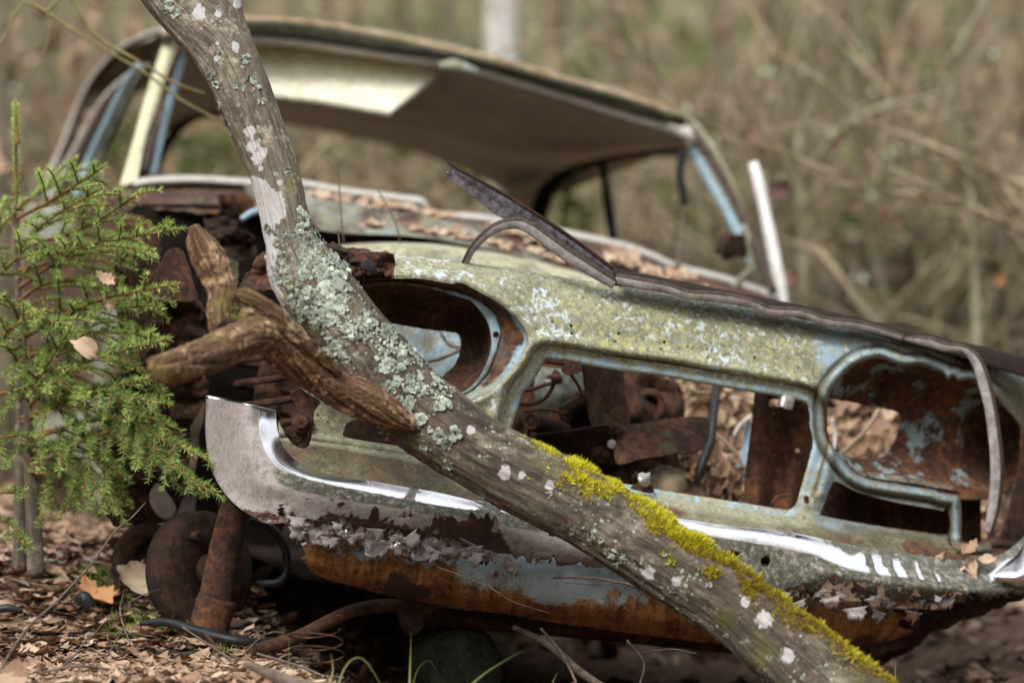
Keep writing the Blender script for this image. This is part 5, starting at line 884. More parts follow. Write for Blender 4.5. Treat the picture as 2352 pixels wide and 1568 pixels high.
for bi, B in enumerate(BR):
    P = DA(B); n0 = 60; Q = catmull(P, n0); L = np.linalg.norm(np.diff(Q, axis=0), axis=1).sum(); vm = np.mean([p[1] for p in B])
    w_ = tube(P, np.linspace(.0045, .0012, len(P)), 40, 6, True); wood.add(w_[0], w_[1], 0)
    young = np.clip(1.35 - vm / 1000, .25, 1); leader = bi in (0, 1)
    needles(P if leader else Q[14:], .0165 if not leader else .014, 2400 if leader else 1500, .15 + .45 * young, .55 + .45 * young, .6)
    if leader: continue
    m = int(L / .038); side = 1
    for j in range(m):
        s = .22 + .74 * (j + r.random() * .5) / m; i = int(s * (n0 - 2)); o = Q[i]; t = norm(Q[i + 1] - Q[i]); side = -side
        lat = norm(np.cross(t, np.array([0, .35, 1.0]))) * side; ln = (1.05 - s) * min(.16, .42 * L) + .03; ln *= r.uniform(.55, 1.35)
        d = norm(t * .9 + lat * .75 + np.array([0, 0, r.normal(-.05 - .32 * (vm > 850), .25)])); e1 = o + d * ln * .55 + np.array([0, 0, .006]); e2 = o + d * ln + np.array([0, 0, -.014 * ln / .1 * (.2 + (vm > 800))])
        T = np.stack([o, e1, e2]); w_ = tube(T, [.0022, .0018, .0012], 10, 5, True); wood.add(w_[0], w_[1], 0)
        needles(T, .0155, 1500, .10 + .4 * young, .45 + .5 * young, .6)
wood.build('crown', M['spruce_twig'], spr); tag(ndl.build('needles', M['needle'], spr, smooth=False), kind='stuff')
# ================================================================== GROUND
def Gz(x, y):
    x = np.asarray(x, float); y = np.asarray(y, float)
    n = fbm(np.stack([x, y, 0 * x], -1), 1.3, 4) * .035 + fbm(np.stack([x, y, 0 * x + 5], -1), 7, 3) * .012
    lm = sm(.05, -.45, x); mound = .135 * sm(6.75, 7.6, y) * lm * (1 - .5 * sm(8.6, 10, y))
    pit = -.19 * sm(-.42, -.12, x + .25 * (y - 6.6)) * sm(6.15, 6.6, y) * (1 - sm(8.8, 10.5, y)) * (1 - .45 * sm(.8, 1.1, x))
    q = np.hypot(x, y - 7); bank = .018 * np.maximum(q - 4, 0) + .0042 * np.maximum(q - 5, 0) ** 2  # also rises unseen behind the camera, to brown the bumper's reflections
    bank = np.minimum(bank, 9 + .05 * q)
    return mound + pit + bank * 1.0 + n * (.5 + .5 * sm(8, 10, y) + .2) - .005
def axis(lo, hi, c0, c1, fine, k):
    m = np.arange(c0, c1, fine); a = c0 - np.cumsum(fine * k ** np.arange(1, 200)); b = c1 + np.cumsum(fine * k ** np.arange(0, 200))
    return np.concatenate([a[a > lo][::-1], m, b[b < hi]])
xs = axis(-70, 70, -1.6, 1.9, .03, 1.12); ys = axis(-60, 85, 5.6, 9.6, .03, 1.12)
XX, YY = np.meshgrid(xs, ys); ZZ = Gz(XX, YY)
far_ = sm(8.6, 11.5, YY) + sm(3.5, 7, np.abs(XX)) + sm(3, -2, YY)
mb = MB().add(np.stack([XX, YY, ZZ], -1).reshape(-1, 3), [grid_faces(len(ys), len(xs))], 0, far=np.clip(far_, 0, 1).ravel())
tag(mb.build('forest_floor', M['litter_soil']), kind='structure')
# ---- leaf templates
def leaf_tpl(wd, curl, fold, wave, ph):
    ys_ = np.linspace(0, 1, len(wd)); T = []
    for y, w_ in zip(ys_, wd):
        for c in (-1, -.5, 0, .5, 1):
            T.append((c * w_ * .5 * 2, y - .5 + .05 * abs(c) * math.sin(y * 20), curl * (y - .5) ** 2 * 1.6 + fold * abs(c) * w_ + wave * math.sin(7 * y + 3 * c + ph)))
    return np.array(T)
OAK = [.03, .10, .20, .13, .27, .18, .33, .20, .30, .12, .02]; BEECH = [.02, .12, .22, .29, .32, .32, .29, .24, .17, .09, .01]
LT = [leaf_tpl(OAK, .5, .5, .05, 0), leaf_tpl(BEECH, -.4, .6, .04, 1), leaf_tpl(OAK, .9, -.4, .08, 2), leaf_tpl(BEECH, .7, .9, .05, 3), leaf_tpl(BEECH, 1.3, .4, .07, 4)]
LF = [grid_faces(11, 5)]
def scatter(name, pos, nrm_, size, tilt, seed, mat, parent=None, t0=.1, t1=.95, mb=None, org=None, zf=1.0):
    r = np.random.default_rng(seed); K = len(pos); own = mb is None; mb = mb or MB(); ty = r.integers(0, len(LT), K)
    N = norm(np.broadcast_to(nrm_, (K, 3)) + tilt * r.normal(0, 1, (K, 3))); A = norm(np.cross(N, r.normal(0, 1, (K, 3)))); B = np.cross(N, A); s = size * r.lognormal(0, .28, K)
    for k in range(len(LT)):
        m = ty == k
        if not m.any(): continue
        v, f = stamp(LT[k], LF, pos[m], A[m] * s[m, None], B[m] * s[m, None], N[m] * s[m, None] * zf)
        mb.add(v, f, 0, tone=np.repeat(np.clip(r.beta(2.2, 2.0, m.sum()) * (t1 - t0) + t0, 0, 1), 55))
    return mb.build(name, mat, parent, org=org) if own else mb
r = np.random.default_rng(31)
def on_ground(x, y, lift=.0): return np.stack([x, y, Gz(x, y) + lift], -1)
mb = MB()
def field(x0, x1, y0, y1, cnt, size, tilt, seed, t0=.1, t1=.95, cond=None, lift=.015):
    q = np.random.default_rng(seed); x = q.uniform(x0, x1, cnt); y = q.uniform(y0, y1, cnt)
    if cond is not None: k = cond(x, y); x, y = x[k], y[k]
    scatter('', on_ground(x, y, 0) + np.array([0, 0, 1]) * q.uniform(0, lift, len(x))[:, None], np.array([0, 0, 1.0]), size, tilt, seed + 1, None, mb=mb, t0=t0, t1=t1, zf=.45)
field(-1.25, -.15, 6.25, 7.0, 3900, .041, .12, 41, .12, .92)
field(-1.4, -.25, 7.0, 8.6, 3400, .045, .14, 43, .08, .9)
field(-.3, 1.7, 6.3, 6.9, 330, .050, .25, 45, .05, .7)
field(-.4, 1.3, 6.7, 8.0, 500, .050, .4, 47, .05, .6, lift=.03)
field(.7, 1.9, 6.6, 9.0, 500, .045, .2, 49, .1, .75)
field(-3.5, 3.5, 8.6, 15, 6000, .07, .5, 51, .1, .85)
field(-4, 4, 3.2, 9.0, 4200, .06, .16, 59, .1, .85, cond=lambda x, y: (np.abs(x) > 1.25 + .1 * (y - 6)) | (y < 6.2))
nq = np.random.default_rng(57); nx = nq.uniform(-1.3, .1, 2600); ny = nq.uniform(6.25, 8.2, 2600); na = nq.uniform(0, 6.28, 2600); nl = nq.uniform(.02, .05, 2600)   # fallen pine needles
dx = np.stack([np.cos(na), np.sin(na), nq.normal(.05, .12, 2600)], 1) * nl[:, None]; nw = np.stack([-np.sin(na), np.cos(na), 0 * na], 1) * .0011
v, f = stamp(np.array([(-.5, -1, 0), (.5, -1, 0), (.5, 1, 0), (-.5, 1, 0)]), [np.array([(0, 1, 2, 3)])], on_ground(nx, ny, .022), dx, nw, dx * 0); mb.add(v, f, 0, tone=np.repeat(nq.uniform(.15, .8, 2600), 4))
tag(mb.build('leaf_litter', M['leaf']), kind='stuff')
# leaves blown into the engine bay: a heap against the firewall
def surf(u0, u1, va, vb, oa, ob, cnt, seed, lift=.02):
    q = np.random.default_rng(seed); u = q.uniform(u0, u1, cnt); s = q.random(cnt); v = va + (vb - va) * s; o = oa + (ob - oa) * s + q.normal(0, lift, cnt)
    return F(u, v + (u - 1600) * .14, o)
hp = MB(); slope = norm(NRM * .75 + np.array([0, 0, 1.0]))
G, P = loft([[(1130, 760, 1.08), (1600, 830, 1.08), (2300, 960, 1.08)], [(1130, 900, .85), (1600, 980, .85), (2300, 1080, .85)], [(1130, 1080, .62), (1600, 1120, .60), (2300, 1200, .6)], [(1130, 1220, .42), (1600, 1260, .40), (2300, 1340, .4)]], 120, 60)
P = P + NRM * (.05 * n2(G[..., 0], G[..., 1], .02, 4))[..., None]
tag(MB().add(P.reshape(-1, 3), [grid_faces(60, 120)], 0, far=0).build('leaf_mould', M['litter_soil']), kind='stuff')
lp = np.concatenate([surf(1150, 2250, 820, 1120, 1.0, .55, 1500, 61, .03), surf(1400, 1760, 1040, 1170, .62, .34, 260, 62, .02)])
tag(scatter('leaf_heap', lp, slope, .055, .65, 63, M['leaf'], t0=.15, t1=.88), kind='stuff')
def drift(name, seed, seg, size, lab):
    q = np.random.default_rng(seed); P = []
    for L0, L1, cnt in seg:
        a = catmull(L0, 200); b = catmull(L1, 200); k = q.integers(0, 200, cnt); s = q.random(cnt)[:, None]; W_ = a[k] * (1 - s) + b[k] * s; W_ = W_[n2(W_[:, 0], W_[:, 1], .02, 3, seed) + .4 * n2(W_[:, 0], W_[:, 1], .006, 2, 1.0) > -.06]; P.append(FA(W_) + np.array([0, 0, .004]))
    return tag(scatter(name, np.concatenate(P), norm(np.array([0, 0, 1.0]) + .3 * NRM), size, .16, seed + 1, M['leaf'], t0=.42, t1=1.0, zf=.35), kind='stuff')
drift('cowl_leaves', 71, [([(690, 446, 1.30), (850, 464, 1.30), (970, 482, 1.30), (1180, 530, 1.30)], [(690, 462, 1.17), (850, 482, 1.17), (1000, 504, 1.17), (1180, 545, 1.17)], 230),
    ([(1180, 530, 1.30), (1426, 582, 1.30), (1556, 628, 1.30), (1760, 690, 1.3)], [(1180, 548, 1.13), (1426, 612, 1.0), (1556, 652, .98), (1760, 706, 1.0)], 430),
    ([(815, 514, 1.02), (938, 526, 1.02), (1088, 548, 1.02), (1238, 580, 1.05), (1400, 616, 1.05)], [(815, 526, .96), (938, 535, .96), (1088, 560, .95), (1238, 596, .95), (1400, 640, .95)], 230)], .036, '')
# ================================================================== LOOSE LEAVES, one by one
def loose(name, label, u, v, d, size, mat, seed, tone=(.6, .9), n_=(0, -.5, 1.0), tpl=0, rot=None, group=None, cat='leaf', pos=None):
    q = np.random.default_rng(seed); p = D(u, v, d) if pos is None else pos; N = norm(np.array(n_, float)); a = rot if rot is not None else q.uniform(0, 6.28)
    A0 = norm(np.cross(N, [.3, .9, .2])); B0 = np.cross(N, A0); A = A0 * math.cos(a) + B0 * math.sin(a); B = np.cross(N, A)
    vv = p + LT[tpl][:, :1] * A * size + LT[tpl][:, 1:2] * B * size + LT[tpl][:, 2:] * N * size
    return tag(MB().add(vv, LF, 0, tone=q.uniform(*tone)).build(name, mat, org=p), label, cat, group)
def gpt(u, v, lift=.012):             # ground under a pixel
    d = np.linspace(5.8, 11, 900); P = D(np.full(900, u), np.full(900, v), d); k = np.argmax(P[:, 2] < Gz(P[:, 0], P[:, 1])); return P[k] + np.array([0, 0, lift])
loose('orange_leaf', 'bright orange oak leaf lying on the litter left of the brake drum', 0, 0, 0, .10, M['leaf_orange'], 1, pos=gpt(440, 1288 + 120, .03) if False else gpt(222, 1408, .03), n_=(.1, -.55, 1), rot=1.0)
loose('pale_leaf', 'large pale brown leaf leaning on the litter beside the wheel flange', 0, 0, 0, .10, M['leaf'], 2, tone=(.85, .9), pos=gpt(318, 1385, .03), n_=(.2, -.8, .7), tpl=3)
for k, (u, v, s, nn, lab) in enumerate([(2225, 1262, .05, (.1, -.7, .8), 'brown leaf standing against the cut strut at the right of the bumper top'), (2222, 1302, .06, (-.1, -.6, 1), 'broad pale brown leaf lying on the right end of the bumper'), (2190, 1310, .042, (0, -.6, 1), 'small curled leaf at the left edge of the leaf pile on the bumper'), (2262, 1296, .045, (.2, -.5, 1), 'brown leaf at the right edge of the leaf pile on the bumper'), (2150, 1288, .035, (0, -.5, 1), 'little dark leaf scrap on the bumper left of the leaf pile')]):
    loose('fallen_leaf', lab, 0, 0, 0, s, M['leaf'], 10 + k, tone=(.45, .85), n_=nn, tpl=k % 5, pos=F(u, v, -.10), group='leaves on the bumper')
for k, (u, v, d, s, lab) in enumerate([(240, 640, 7.0, .042, 'dry brown leaf caught in the middle of the spruce sapling'), (195, 800, 6.98, .06, 'pale tan leaf hanging in the spruce above the cut stub'), (250, 700, 7.05, .032, 'small tan leaf caught below the brown leaf in the spruce')]):
    loose('caught_leaf', lab, u, v, d, s, M['leaf'], 20 + k, tone=(.6, .92), n_=(.3, -1, .4), tpl=k, group='leaves caught in the spruce')
for k, (u, v, d, s, lab) in enumerate([(1724, 314, 9.6, .035, 'pink withered leaf hanging above the white birch stick'), (1792, 436, 9.6, .055, 'largest rust red leaf hanging right of the white birch stick'), (1934, 318, 10, .028, 'topmost dark red leaf on the hanging twig'), (1918, 338, 10, .03, 'dark red leaf just below the topmost one on the hanging twig'), (1926, 408, 10, .04, 'dark red leaf halfway down the hanging twig'), (1960, 468, 10, .036, 'dark red leaf at the lower end of the hanging twig'), (2030, 488, 10, .034, 'red leaf farther right, left of a pair'), (2062, 506, 10, .032, 'red leaf farthest right of the hanging leaves'), (2292, 642, 10, .034, 'single orange leaf low among the shrubs at the right edge'), (1808, 640, 9.4, .04, 'dull pink leaf beside the foot of the white birch stick')]):
    loose('hanging_leaf', lab, u, v, d, s * 1.25, M['leaf_orange'] if 'orange' in lab else M['leaf_red'], 30 + k, tone=(.75, 1) if 'pink' in lab else (.05, .6), n_=(.2, -1, .1), tpl=k % 5, group='withered leaves hanging among the twigs')
# ================================================================== STICKS, TWIGS, GRASS
def stick(name, label, pts, w_, mat, n=60, seg=8, rough=.1, cat='twig', group=None, fork=()):
    P = DA(pts); d = np.mean([p[2] for p in pts]); v, f, al, ar = tube(P, np.asarray(w_, float) / 2 * d / FPX, n, seg, True, rough, 60)
    mb = MB().add(v, f, 0, along=al, around=ar)
    for q, ww in fork:
        v, f, al, ar = tube(DA(q), np.asarray(ww, float) / 2 * d / FPX, 20, 6, True, rough, 60); mb.add(v, f, 0, along=al, around=ar)
    return tag(mb.build(name, mat, org=P[0]), label, cat, group)
stick('birch_stick', 'white broken birch stick standing upright behind the right windscreen pillar', [(1731, 376, 8.9), (1745, 430, 8.88), (1760, 500, 8.86), (1778, 590, 8.84), (1796, 700, 8.82), (1800, 860, 8.8), (1802, 1150, 8.8)], [22, 27, 27, 30, 30, 34, 36], M['birch'], 60, 16, .08, 'stick')
stick('hanging_twig', 'thin brown stem below the black rubber strip in the windscreen opening', [(1574, 474, 8.6), (1566, 530, 8.58), (1556, 618, 8.5)], [9, 12, 15], M['twig'], 20, 8, .1, 'twig')
stick('arching_twig', 'long bare twig rising in an arch from the lower left corner', [(-20, 1600, 6.5), (6, 1530, 6.5), (60, 1446, 6.55), (130, 1380, 6.6), (205, 1300, 6.65), (262, 1222, 6.7), (300, 1190, 6.7), (334, 1154, 6.72)], [9, 8, 7.5, 6.5, 5.5, 4.5, 3.5, 2.5], M['twig'], 90)
stick('ground_twig', 'thin twig bending along the litter below the arching twig', [(100, 1568, 6.4), (170, 1505, 6.5), (215, 1458, 6.6), (300, 1456, 6.65), (362, 1463, 6.7)], [6, 5, 4.5, 4, 3], M['twig'], fork=[([(215, 1458, 6.6), (255, 1420, 6.62), (372, 1402, 6.8)], [3.5, 3, 2])])
stick('ground_twig', 'forked grey twig standing in front of the brake drum', [(300, 1480, 6.75), (285, 1440, 6.8), (276, 1400, 6.85), (284, 1362, 6.85)], [3, 5, 5, 3], M['twig'], fork=[([(276, 1400, 6.85), (320, 1370, 6.9), (366, 1352, 6.95)], [4, 3, 2]), ([(285, 1440, 6.8), (262, 1480, 6.8), (240, 1518, 6.7)], [4, 4, 3])])
stick('ground_twig', 'dark twig lying at the lower left front edge of the litter', [(90, 1545, 6.42), (170, 1530, 6.43), (250, 1536, 6.45), (330, 1560, 6.45)], [6, 6, 5, 4], M['twig'])
stick('ground_twig', 'twig running from the litter to the roll bar end', [(420, 1440, 6.8), (480, 1480, 6.75), (560, 1530, 6.65), (640, 1560, 6.6)], [5, 6, 6, 5], M['twig'], fork=[([(560, 1500, 6.68), (600, 1462, 6.75), (628, 1450, 6.75)], [4, 3.5, 3]), ([(590, 1462, 6.75), (610, 1452, 6.75), (580, 1447, 6.75)], [3, 3, 2])])
stick('ground_twig', 'crooked dark twigs below the roll bar near the spring wire', [(590, 1500, 6.6), (690, 1530, 6.58), (760, 1560, 6.55)], [6, 7, 6], M['twig'], fork=[([(640, 1535, 6.58), (680, 1510, 6.6), (720, 1545, 6.58), (790, 1556, 6.55)], [5, 6, 6, 5])])
stick('dead_stick', 'thick blurred dead stick lying closest to the camera at the bottom', [(560, 1522, 6.02), (640, 1556, 6.0), (740, 1590, 5.98)], [16, 28, 34], M['twig'], 30, 14, .15, 'stick')
stick('valance_twig', 'thin twig hanging across the lower rusty valance', [(1000, 1300, 6.80), (1060, 1322, 6.79), (1130, 1352, 6.79), (1180, 1382, 6.8), (1264, 1408, 6.83)], [4, 4, 4, 3.5, 2.5], M['twig'])
stick('valance_twig', 'dark twig caught on the valance right of the trunk crossing', [(1270, 1325, 6.84), (1370, 1328, 6.86), (1420, 1336, 6.86), (1480, 1350, 6.86)], [5, 5, 6, 14], M['twig'], fork=[([(1420, 1336, 6.86), (1370, 1342, 6.85), (1300, 1338, 6.85)], [4, 3, 2])])
stick('pit_twig', 'dark twig reaching down into the hollow under the valance', [(1242, 1442, 6.95), (1290, 1500, 6.9), (1320, 1560, 6.85), (1330, 1600, 6.8)], [7, 8, 7, 6], M['twig'])
stick('pit_twig', 'thick mossy twig sloping in the hollow below the rusty valance', [(1180, 1440, 7.0), (1260, 1480, 6.95), (1330, 1540, 6.9), (1390, 1580, 6.85)], [12, 18, 20, 18], M['twig'])
stick('pit_twig', 'forked thin twig right of the mossy twig in the hollow', [(1440, 1470, 6.95), (1478, 1520, 6.9), (1470, 1570, 6.85)], [6, 6, 5], M['twig'], fork=[([(1478, 1500, 6.9), (1540, 1490, 6.9), (1600, 1500, 6.9)], [5, 4, 3])])
stick('wiry_twig', 'short grey stem sprouting from the torn left edge of the panel', [(780, 566, 6.85), (778, 545, 6.86), (776, 530, 6.86)], [5, 5, 4], M['twig'], 16)
stick('wiry_twig', 'thin dark stem rising before the cowl beside the trunk', [(790, 560, 7.6), (784, 500, 7.6), (779, 420, 7.6), (778, 378, 7.6)], [3, 3.5, 3, 2], M['twig'], 30, fork=[([(778, 405, 7.6), (752, 372, 7.6), (734, 350, 7.6)], [2.5, 2, 1.5])])
stick('wiry_twig', 'thin dark stem leaning right before the cowl leaves', [(920, 560, 7.6), (908, 510, 7.6), (880, 456, 7.6), (866, 434, 7.6)], [3, 3, 2.5, 2], M['twig'], 30)
stick('lamp_twig', 'lichen crusted twig inside the left headlamp hole', [(1010, 760, 7.3), (1030, 790, 7.28), (1056, 802, 7.26), (1010, 824, 7.24), (950, 836, 7.2)], [7, 8, 9, 8, 7], M['twig'], 50, 10, .5)
stick('lamp_stalk', 'pale orange dead stalk behind the left headlamp hole', [(1026, 780, 7.5), (1020, 830, 7.5), (1012, 900, 7.5)], [9, 12, 14], M['leaf_orange'], 20, 8, .1, 'stalk')
stick('heap_twig', 'bent twig sticking out of the leaves behind the right headlamp hole', [(2018, 940, 7.7), (1990, 985, 7.65), (1950, 1025, 7.6), (1925, 1046, 7.55)], [9, 9, 10, 8], M['twig_far'], 30)
stick('heap_twig', 'pale curved twig at the left of the right headlamp hole', [(1912, 960, 7.6), (1918, 1000, 7.6), (1916, 1035, 7.55)], [8, 8, 7], M['cream'], 20)
stick('heap_twig', 'pale twig leaning over the leaves right of the fan', [(1725, 955, 7.7), (1700, 975, 7.68), (1685, 1000, 7.66)], [10, 8, 6], M['cream'], 20)
stick('heap_twig', 'grey twig crossing the leaves beside the black hose', [(1640, 990, 7.6), (1690, 1040, 7.6), (1706, 1075, 7.6)], [9, 9, 8], M['twig_far'], 20)
stick('heap_twig', 'thin pale twig sagging below the grille edge', [(1560, 880, 7.7), (1605, 900, 7.7), (1660, 898, 7.7), (1740, 920, 7.7)], [5, 6, 5, 4], M['twig_far'], 26)
stick('overhead_twig', 'yellowish bare twig crossing the upper left in front of the pillars', [(-30, 160, 7.9), (45, 20, 7.9), (60, 6, 7.9), (106, 28, 7.9), (200, 92, 7.9), (330, 166, 7.9), (420, 232, 7.9), (530, 290, 7.9)], [7, 7, 8, 8, 7, 6.5, 6, 5], M['twig_yellow'], 90, fork=[([(106, 28, 7.9), (140, -10, 7.9), (160, -40, 7.9)], [7, 7, 7]), ([(108, 30, 7.9), (112, 90, 7.9), (80, 160, 7.9)], [5, 4, 3])])
stick('overhead_twig', 'mossy yellow twig above, bending down toward the trunk', [(140, -30, 7.8), (180, 20, 7.8), (222, 84, 7.8), (320, 142, 7.8), (400, 190, 7.8), (470, 215, 7.8)], [9, 9, 9, 7, 5, 4], M['twig_yellow'], 70, fork=[([(200, 10, 7.8), (230, 20, 7.8), (300, 16, 7.8)], [6, 5, 4])])
# spring wire lying in loops
th = np.linspace(0, 1, 200); u_ = 720 + 60 * np.cos(th * 17) + 20 * th - 20 * (th > .5) * (th - .5); v_ = 1444 + 80 * th + 12 * np.sin(th * 17)
P = D(u_, v_, 6.62 + .05 * np.sin(th * 17)); v, f, al, ar = tube(P, .0019, 260, 7); tag(MB().add(v, f, 0).build('spring_wire', M['rust'], org=P[0]), 'loosely coiled rusty spring wire in front of the anti roll bar', 'wire')
# black rubber strip in the litter, black fragment
stick('rubber_strip', 'long black rubber strip lying under the brake drum and rusty arm', [(322, 1432, 7.0), (380, 1428, 6.98), (450, 1448, 6.95), (540, 1470, 6.92), (640, 1476, 6.95)], [10, 22, 26, 24, 14], M['black'], 50, 12, .08, 'rubber strip')
stick('black_scrap', 'small black plastic scrap sticking out of the litter at the left', [(176, 1380, 7.0), (192, 1372, 7.0), (208, 1392, 7.0)], [14, 34, 30], M['black'], 14, 10, .1, 'scrap')
stick('black_scrap', 'dark flat scrap in the litter at the left edge', [(-20, 1400, 6.95), (20, 1396, 6.95), (52, 1402, 6.95)], [14, 20, 8], M['black'], 14, 10, .1, 'scrap')
# dark mossy boulder under the valance and dark hub behind
def boulder(name, label, c, rad, seed, mat):
    n, m = 28, 40; ph = np.linspace(.02, np.pi - .02, n)[:, None]; t_ = np.linspace(0, 2 * np.pi, m, endpoint=False)[None]
    d = np.stack([np.sin(ph) * np.cos(t_), np.sin(ph) * np.sin(t_), np.cos(ph) + 0 * t_], -1); p = d * np.array(rad) * (1 + .18 * fbm(d + seed, 2.2, 4))[..., None]
    return tag(MB().add((p + c).reshape(-1, 3), [grid_faces(n, m, True)], 0).build(name, mat, org=c), label, 'stone')
boulder('boulder', 'dark mossy boulder in the hollow under the middle of the valance', D(1045, 1535, 7.15), (.085, .09, .085), 3, M['stone'])
boulder('boulder', 'grey rounded stone lying among leaves behind the grille opening', D(1522, 1118, 7.35), (.045, .04, .04), 5, M['twig_far'])
boulder('boulder', 'low brown stone flush with the litter at the front left', gpt(440, 1510, -.01), (.10, .07, .025), 8, M['stone'])
def blades(name, label, L, tone, group='grass tufts at the front edge'):
    mb = MB()
    for pts, w_ in L:
        P = np.array(pts, float); q = catmull_i(P, 24); W = np.linspace(1, .12, 24) * w_ * .32; W[:4] *= np.linspace(.7, 1, 4)
        d = np.gradient(q[:, :2], axis=0); nn = norm(np.stack([-d[:, 1], d[:, 0]], 1))
        rows = [D(q[:, 0] + nn[:, 0] * W * s, q[:, 1] + nn[:, 1] * W * s, q[:, 2] + dz) for s, dz in ((-1, 0), (0, .002), (1, 0))]
        mb.add(np.concatenate(rows), [grid_faces(3, 24)], 0, tone=tone + .2 * rng.normal())
    return tag(mb.build(name, M['grass'], org=mb.v[0][0]), label, 'grass', group)
blades('grass_tuft', 'sparse straw coloured grass tuft in front of the roll bar', [([(664, 1545, 6.5), (663, 1490, 6.5), (664, 1438, 6.5)], 3), ([(668, 1548, 6.5), (690, 1515, 6.5), (733, 1490, 6.5)], 3), ([(666, 1548, 6.5), (684, 1520, 6.5), (704, 1500, 6.48)], 3), ([(612, 1540, 6.5), (620, 1515, 6.5), (616, 1490, 6.5)], 4), ([(616, 1540, 6.5), (606, 1510, 6.5), (612, 1492, 6.5)], 3)], .7)
blades('grass_tuft', 'arched green and straw grass blades at the bottom centre', [([(770, 1590, 6.3), (790, 1535, 6.3), (815, 1510, 6.3), (842, 1520, 6.3), (880, 1580, 6.3)], 7), ([(940, 1580, 6.35), (942, 1520, 6.35), (944, 1452, 6.35)], 8), ([(945, 1580, 6.4), (960, 1535, 6.4), (984, 1516, 6.4), (1004, 1540, 6.4)], 4), ([(750, 1580, 6.3), (764, 1540, 6.3), (760, 1500, 6.3)], 9)], .45)
blades('grass_tuft', 'single wide green blade leaning right at the bottom', [([(1060, 1590, 6.3), (1120, 1540, 6.3), (1212, 1486, 6.3)], 9)], .1)
blades('grass_tuft', 'short pale grass blades right of the wide green blade', [([(1262, 1590, 6.4), (1272, 1560, 6.4), (1282, 1540, 6.4)], 4), ([(2060, 1600, 6.5), (2056, 1540, 6.5), (2058, 1512, 6.5)], 4)], .9)
blades('grass_tuft', 'dry bent grass stems leaning on the wheel flange', [([(340, 1405, 7.2), (358, 1350, 7.2), (386, 1290, 7.2)], 5), ([(330, 1400, 7.2), (350, 1330, 7.2), (370, 1280, 7.2)], 4), ([(348, 1400, 7.2), (352, 1360, 7.2), (330, 1330, 7.2), (290, 1325, 7.2)], 4)], .9)
def mosspatch(name, label, c, rad, cnt, seed, ln=.016):
    q = np.random.default_rng(seed); x = c[0] + q.normal(0, rad, cnt); y = c[1] + q.normal(0, rad, cnt); p = on_ground(x, y, .004); d = norm(np.array([0, 0, 1.0]) + .5 * q.normal(0, 1, (cnt, 3))); s = ln * q.lognormal(0, .3, cnt)
    X = norm(np.cross(d, q.normal(0, 1, (cnt, 3)))) * (s * .16)[:, None]; Y = norm(np.cross(d, X)) * (s * .4)[:, None]
    tv = np.array([(-.5, 0, 0), (.5, 0, 0), (.32, 0, .55), (-.32, 0, .55), (0, .12, 1.0)]); v, f = stamp(tv, [np.array([(0, 1, 2, 3)]), np.array([(3, 2, 4)])], p, X, Y, d * s[:, None])
    return tag(MB().add(v, f, 0, tone=np.repeat(q.random(cnt), 5)).build(name, M['moss_green'], smooth=False, org=c), label, 'moss', 'moss cushions on the forest floor')
for k, (u, v, rad, cnt, lab) in enumerate([(225, 1335, .030, 500, 'bright green moss tuft left of the wheel flange'), (235, 1378, .028, 300, 'low green moss tuft above the orange leaf'), (340, 1440, .035, 380, 'green moss cushion in front of the black rubber strip'), (300, 1462, .03, 300, 'yellowish moss cushion left of the rubber strip cushion'), (432, 1462, .014, 130, 'tiny moss tuft under the rubber strip'), (500, 1515, .02, 150, 'small moss tuft beside the low brown stone')]):
    mosspatch('moss_cushion', lab, gpt(u, v, 0), rad, cnt, 80 + k)
# ================================================================== THE WOOD BEHIND
def ground_at(u, d):
    x = D(u, 784, d); return np.array([x[0], x[1], float(Gz(x[0], x[1]))])
def crown_limbs(mb, base, h, r, seed, rad):
    q = np.random.default_rng(seed)
    for k in range(9):
        z = h * q.uniform(.45, .97); a = q.uniform(0, 6.28); L = h * .22 * q.uniform(.6, 1.2)
        p0 = base + np.array([0, 0, z]); p2 = p0 + np.array([math.cos(a) * L, math.sin(a) * L, L * q.uniform(.2, .9)]); p1 = (p0 + p2) / 2 + q.normal(0, L * .07, 3)
        v, f, al, ar = tube([p0, p1, p2], [rad * .35, rad * .22, rad * .06], 10, 6); mb.add(v, f, 0, along=al, around=ar, green=.3)
        for j in range(3):
            s = q.uniform(.3, .9); b = p0 + (p2 - p0) * s; e = b + q.normal(0, 1, 3) * L * .35 + np.array([0, 0, L * .2]); v, f, al, ar = tube([b, (b + e) / 2 + q.normal(0, .03, 3), e], [rad * .15, rad * .1, rad * .03], 6, 5); mb.add(v, f, 0, along=al, around=ar, green=.3)
def tree_at(name, label, u, d, wpx, mat, seed, lean=0.0, h=9.0, group='trees of the wood behind the wreck', cat='tree'):
    q = np.random.default_rng(seed); b = ground_at(u, d) - np.array([0, 0, .1]); rad = wpx / 2 * d / FPX
    o = thing(name, b, label, cat, group); zs = np.linspace(0, 1, 7)
    P = np.stack([b[0] + lean * h * zs + q.normal(0, .03, 7) * zs, b[1] + q.normal(0, .05, 7) * zs, b[2] + h * zs], 1)
    v, f, al, ar = tube(P, rad * np.array([1.25, 1.0, .95, .85, .7, .5, .2]), 50, 12, True, .08, 8)
    MB().add(v, f, 0, along=al, around=ar, green=.35).build('trunk', mat, o)
    mb = MB(); crown_limbs(mb, P[0] * 0 + b + np.array([lean * h * .6, 0, 0]), h, 1, seed + 1, rad); mb.build('crown', mat if mat is not M['birch_far'] else M['twig_far'], o); return o
BK, BI, TW = M['bark_far'], M['birch_far'], M['twig_far']
